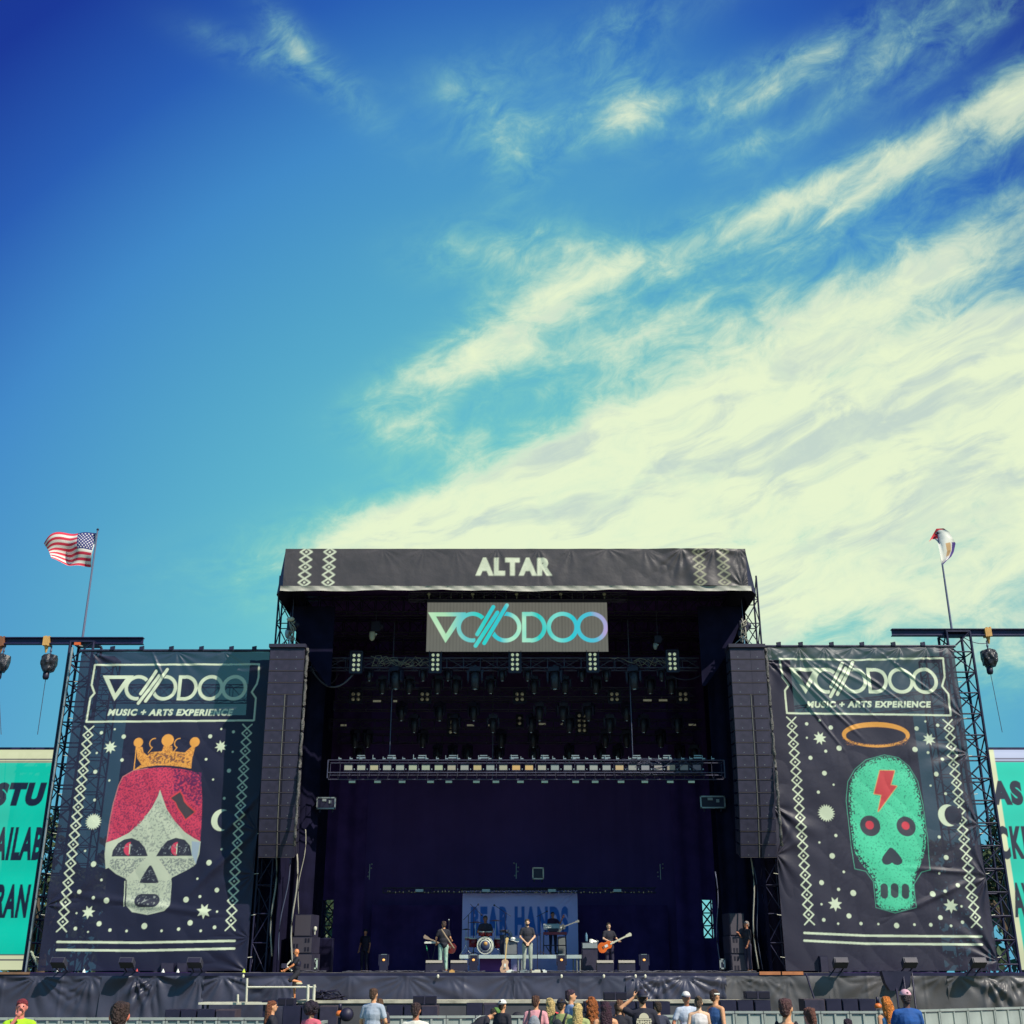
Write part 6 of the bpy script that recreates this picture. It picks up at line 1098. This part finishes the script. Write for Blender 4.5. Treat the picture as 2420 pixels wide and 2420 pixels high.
# up-lights standing on the lip in front of the banners
def uplight():
    t = thing('up_light', '', 'floodlight', group='floodlights on the stage lip under the banners'); MB().box((0, -.45, .25), (.40, .30, .16), rx=-.5).build('housing', mat('scuffed_charcoal', (.05, .05, .075), .6), t); MB().box((0, -.60, .31), (.34, .02, .13), rx=-.5).build('lens', m_dark, t); MB().cone((-.12, .1, 0), (-.12, -.42, .16), .02).cone((.12, .1, 0), (.12, -.42, .16), .02).box((0, .1, .015), (.4, .2, .03)).build('bracket', m_dark, t); return t
u0 = uplight(); L_ = [(142, 'leftmost floodlight under the crowned-skull banner'), (303, 'middle floodlight under the crowned-skull banner'), (463, 'rightmost floodlight under the crowned-skull banner'), (1984, 'leftmost floodlight under the green-skull banner'), (2147, 'middle floodlight under the green-skull banner'), (2309, 'rightmost floodlight under the green-skull banner')]
for k, (px, lab) in enumerate(L_): o = u0 if k == 0 else dup(u0); o.location = (X(px, 2285, 39.6), 39.95, DECK); o.scale = (1.1, 1.1, 1.15); o['label'] = lab
for px, py, lb, w_ in ((395, 2288, 'small black speaker left of the third floodlight', .42), (430, 2288, 'small black speaker beside its twin under the left banner', .34), (1948, 2280, 'black control box under the green-skull banner', .26)):
    D = 40.3; x_ = X(px, py, D); t = thing('small_speaker', lb, 'speaker', (x_, D, DECK)); h = .3 if px < 900 else .5; MB().box((0, .15, h/2), (w_, .3, h)).build('cabinet', m_dark, t); MB().box((0, -.01, h/2), (w_-.04, .02, h-.04)).build('grille', m_grille, t)
for k, (px, c_, lb) in enumerate(((323, m_red, 'small red object on the stage lip by the left banner'), (576, mat('yellow_green_tip', (.6, .75, .05), .5), 'tiny yellow-green cone on the stage lip'), (136, m_white, 'small white object on the stage lip at far left'), (198, m_white, 'white scrap on the stage lip under the left banner'), (385, m_white, 'white cap on the stage lip beside the small speakers'), (420, m_white, 'white tape roll beside the small black speaker'))):
    x_ = X(px, 2300, 40.05); tag(MB().cone((x_, 40.05, DECK), (x_, 40.05, DECK+.11), .06, .01, n=8).build('lip_item', c_), lb, 'small item')
q = MB()
for base_px in (75, 125):
    for k in range(22): p = at(base_px+k*.9+r_.uniform(-2, 2), 2250+k*2.0, 40.6); q.ell(p, (.05, .04, .04), 6, 4)
tag(q.build('pale_scraps', mat('pale_scrap_tone', (.35, .40, .28), .6)), 'pale crumpled netting at the foot of the left tower', 'scraps', kind='stuff')  # two slanting rows of small pale blobs
# ================================================================ PIT: SUBWOOFERS
m_sublit = mat('sunlit_sub_cabinet', (.075, .055, .075), .65, var=.15)  # paler copy paints the sunlit cabinets, the rest get the dark one
def subs(lst, D, h, zt, grp, where, py):
    for k, (a, b, lit) in enumerate(lst):
        x0, x1 = X(a, py, D), X(b, py, D); t = thing('subwoofer', '%s subwoofer from the left %s' % (ORD[k+1], where), 'subwoofer', ((x0+x1)/2, D, zt-h), group=grp); w = x1-x0-.02; MB().box((0, .35, h/2), (w, .7, h)).build('cabinet', m_sublit if lit else m_dark, t); MB().box((0, -.01, h/2), (w-.04, .02, h-.06)).build('grille', m_grille if lit else m_dark, t)
subs([(390, 426, 0), (427, 465, 0), (466, 509, 0), (510, 558, 1)], 34, .8, Z(2386, 34), 'subwoofers below the left banner', 'below the left banner', 2386)
subs([(668, 712, 0), (713, 752, 0), (755, 800, 1)], 34, .85, Z(2377, 34), 'subwoofers below the guard rail', 'below the guard rail', 2377)
subs([(913, 953, 0), (954, 993, 0), (995, 1036, 1)], 35, .85, Z(2376, 35), 'subwoofers left of the runway centre', 'left of the runway centre', 2376)
subs([(1101, 1141, 0), (1142, 1184, 1)], 35, .9, Z(2371, 35), 'subwoofers behind the capped heads', 'behind the black and white cap', 2371)
subs([(1380, 1420, 0), (1421, 1461, 1), (1462, 1502, 0), (1503, 1544, 0), (1545, 1584, 0)], 35, .9, Z(2367, 35), 'subwoofers behind the crowd centre', 'behind the crowd centre', 2367)
subs([(1700, 1740, 0), (1741, 1780, 0), (1782, 1821, 0)], 35, .9, Z(2364, 35), 'subwoofers right of the blue tank top', 'right of the blue tank top', 2364)
subs([(1899, 1949, 1), (1950, 1988, 0), (1989, 2027, 0), (2028, 2069, 0)], 36, .95, Z(2361, 36), 'subwoofers below the green-skull banner', 'below the green-skull banner', 2361)
def fill_pair(px0, px1, py0, py1, D, lab):
    x0, x1 = X(px0, py0, D), X(px1, py0, D); z0_, z1_ = Z(py1, D), Z(py0, D); t = thing('front_fill', lab, 'speaker', ((x0+x1)/2, D, z0_)); w, h = x1-x0, z1_-z0_
    for s in (-1, 1): MB().box((s*w*.265, .2, h/2), (w*.46, .4, h)).build('cabinet', m_dark, t); MB().box((s*w*.265, -.012, h/2), (w*.42, .024, h-.05)).build('grille', m_slot, t)
    MB().box((0, .1, h/2), (w*.07, .25, h*.96)).build('centre_bracket', m_grille, t)
fill_pair(976, 1031, 2354, 2374, 35.2, 'front-fill speaker pair on the left-centre subwoofers'); fill_pair(1427, 1481, 2345, 2364, 35.2, 'front-fill speaker pair behind the crowd centre'); fill_pair(1762, 1819, 2343, 2361, 35.2, 'front-fill speaker pair right of the blue tank top'); fill_pair(657, 695, 2359, 2377, 34.2, 'front-fill speaker pair below the guard rail')
for px, D, lb1, lb2 in ((803, 31, 'orange dome beacon left of the grey-tee man', 'round black fan drum beside the left orange beacon'), (2075, 34, 'orange dome beacon by the orange-haired woman', None)):
    p = at(px, 2396 if px < 900 else 2378, D); t = thing('orange_dome', lb1, 'fixture', p); MB().ell((0, 0, 0), (.10, .10, .085), z0=-.6).build('dome', mat('orange_dome_plastic', (.9, .22, .05), .4), t); MB().lathe([(.05, .08), (.04, .22), (.001, .24)], 10).build('top_knob', m_dark, t); MB().cone((0, 0, -.08), (0, 0, -p.z), .04).build('post', m_dark, t)  # unidentified orange dome on a post, no lamp inside
    if lb2: t = thing('drum_fan', lb2, 'fan', at(819, 2398, 31)); MB().lathe([(.15, -.12), (.16, .12)], 18, axis='y').build('drum', m_dark, t); MB().lathe([(.001, -.08), (.13, -.08), (.14, -.1)], 16, axis='y').build('grille', m_slot, t)
p = at(1222, 2407, 36.5); tag(MB().lathe([(.001, 0), (.16, 0), (.17, .02), (.17, .3)], 20, p, 'y').build('round_port', m_slot), 'round black port in the runway front below the singer', 'port')
q = MB(); r_ = random.Random(8); p = at(760, 2352, 38.4)
for k in range(10): q.path([p+Vector((r_.uniform(-.3, .8), 0, r_.uniform(-.2, .15))) for j in range(4)], .03, 5)
tag(q.build('tripod_pile', m_dark), 'folded black tripods piled on the runway left end', 'tripods')
for k, (pa, pb) in enumerate((((2134, 2300), (2145, 2385)), ((2155, 2300), (2165, 2385)), ((2118, 2330), (2124, 2383)), ((1905, 2302), (1925, 2362)))): tag(MB().cone(at(*pa, 38.9), at(*pb, 38.2), .03).build('black_strut', m_dark), ['left strut under the hooded box by the pink cap', 'right strut under the hooded box by the pink cap', 'short strut left of the pink cap', 'slanting black cable on the right tarp'][k], 'strut')
p = at(2122, 2316, 38.9); tag(MB().prism([(p.x-.5, p.z+.25), (p.x+.42, p.z+.25), (p.x+.32, p.z-.2), (p.x+.1, p.z-.32), (p.x-.3, p.z-.3), (p.x-.42, p.z-.1)], 38.8, 39.1).build('hooded_box', m_dark), 'black hooded box hanging over the tarp behind the pink cap', 'hooded box')
# ================================================================ BARRICADE
def section(p0, p1, lab, h, grp):
    v = Vector((p1[0]-p0[0], p1[1]-p0[1], 0)); w = v.length; t = thing('barricade_section', lab, 'barricade', (p0[0], p0[1], 0), atan2(v.y, v.x), group=grp)
    MB().box((w/2, 0, h-.03), (w-.02, .10, .05)).build('top_rail', m_barr, t)
    for i in range(2): MB().box((w*(.25+.5*i), .0, h/2-.03), (w/2-.05, .02, h-.10)).build('front_sheet', m_barr, t)
    for x_ in (.03, w/2, w-.03): MB().box((x_, -.02, h/2-.03), (.045, .05, h-.08)).build('post', m_barr, t)
    MB().box((w/2, .45, .03), (w-.04, .9, .05)).build('foot_plate', m_barr, t)
def run(lst, n, lab, grp, start=0):
    for k in range(n):
        f = [Vector(lst[0]).lerp(Vector(lst[1]), (k+j)/n) for j in (0, 1)]; section((f[0].x, f[0].y), (f[1].x, f[1].y), '%s barricade section from the left %s' % (ORD[k+1+start], lab), lst[2] if len(lst) > 2 else 1.18, grp)
def gp(px, D): return (X(px, 2405, D), D)
def hfor(py, D): return Z(py, D)
run([gp(-40, 27), gp(640, 27), hfor(2404, 27)], 11, 'in the left run', 'left run of the grey barricade')
run([gp(625, 19.5), gp(770, 27.2), 1.17], 6, 'in the angled run', 'angled run of the barricade')
run([gp(915, 28.2), gp(1600, 28.8), hfor(2400, 28.2)], 10, 'in the centre run behind the crowd', 'centre run of the barricade')
run([gp(1601, 30.2), gp(2075, 30.2), hfor(2389, 30.2)], 7, 'in the right run', 'right run of the barricade')
run([gp(2076, 30.2), gp(2470, 34.5), hfor(2388.5, 30.2)], 6, 'in the far right run bending back', 'far right run of the barricade')
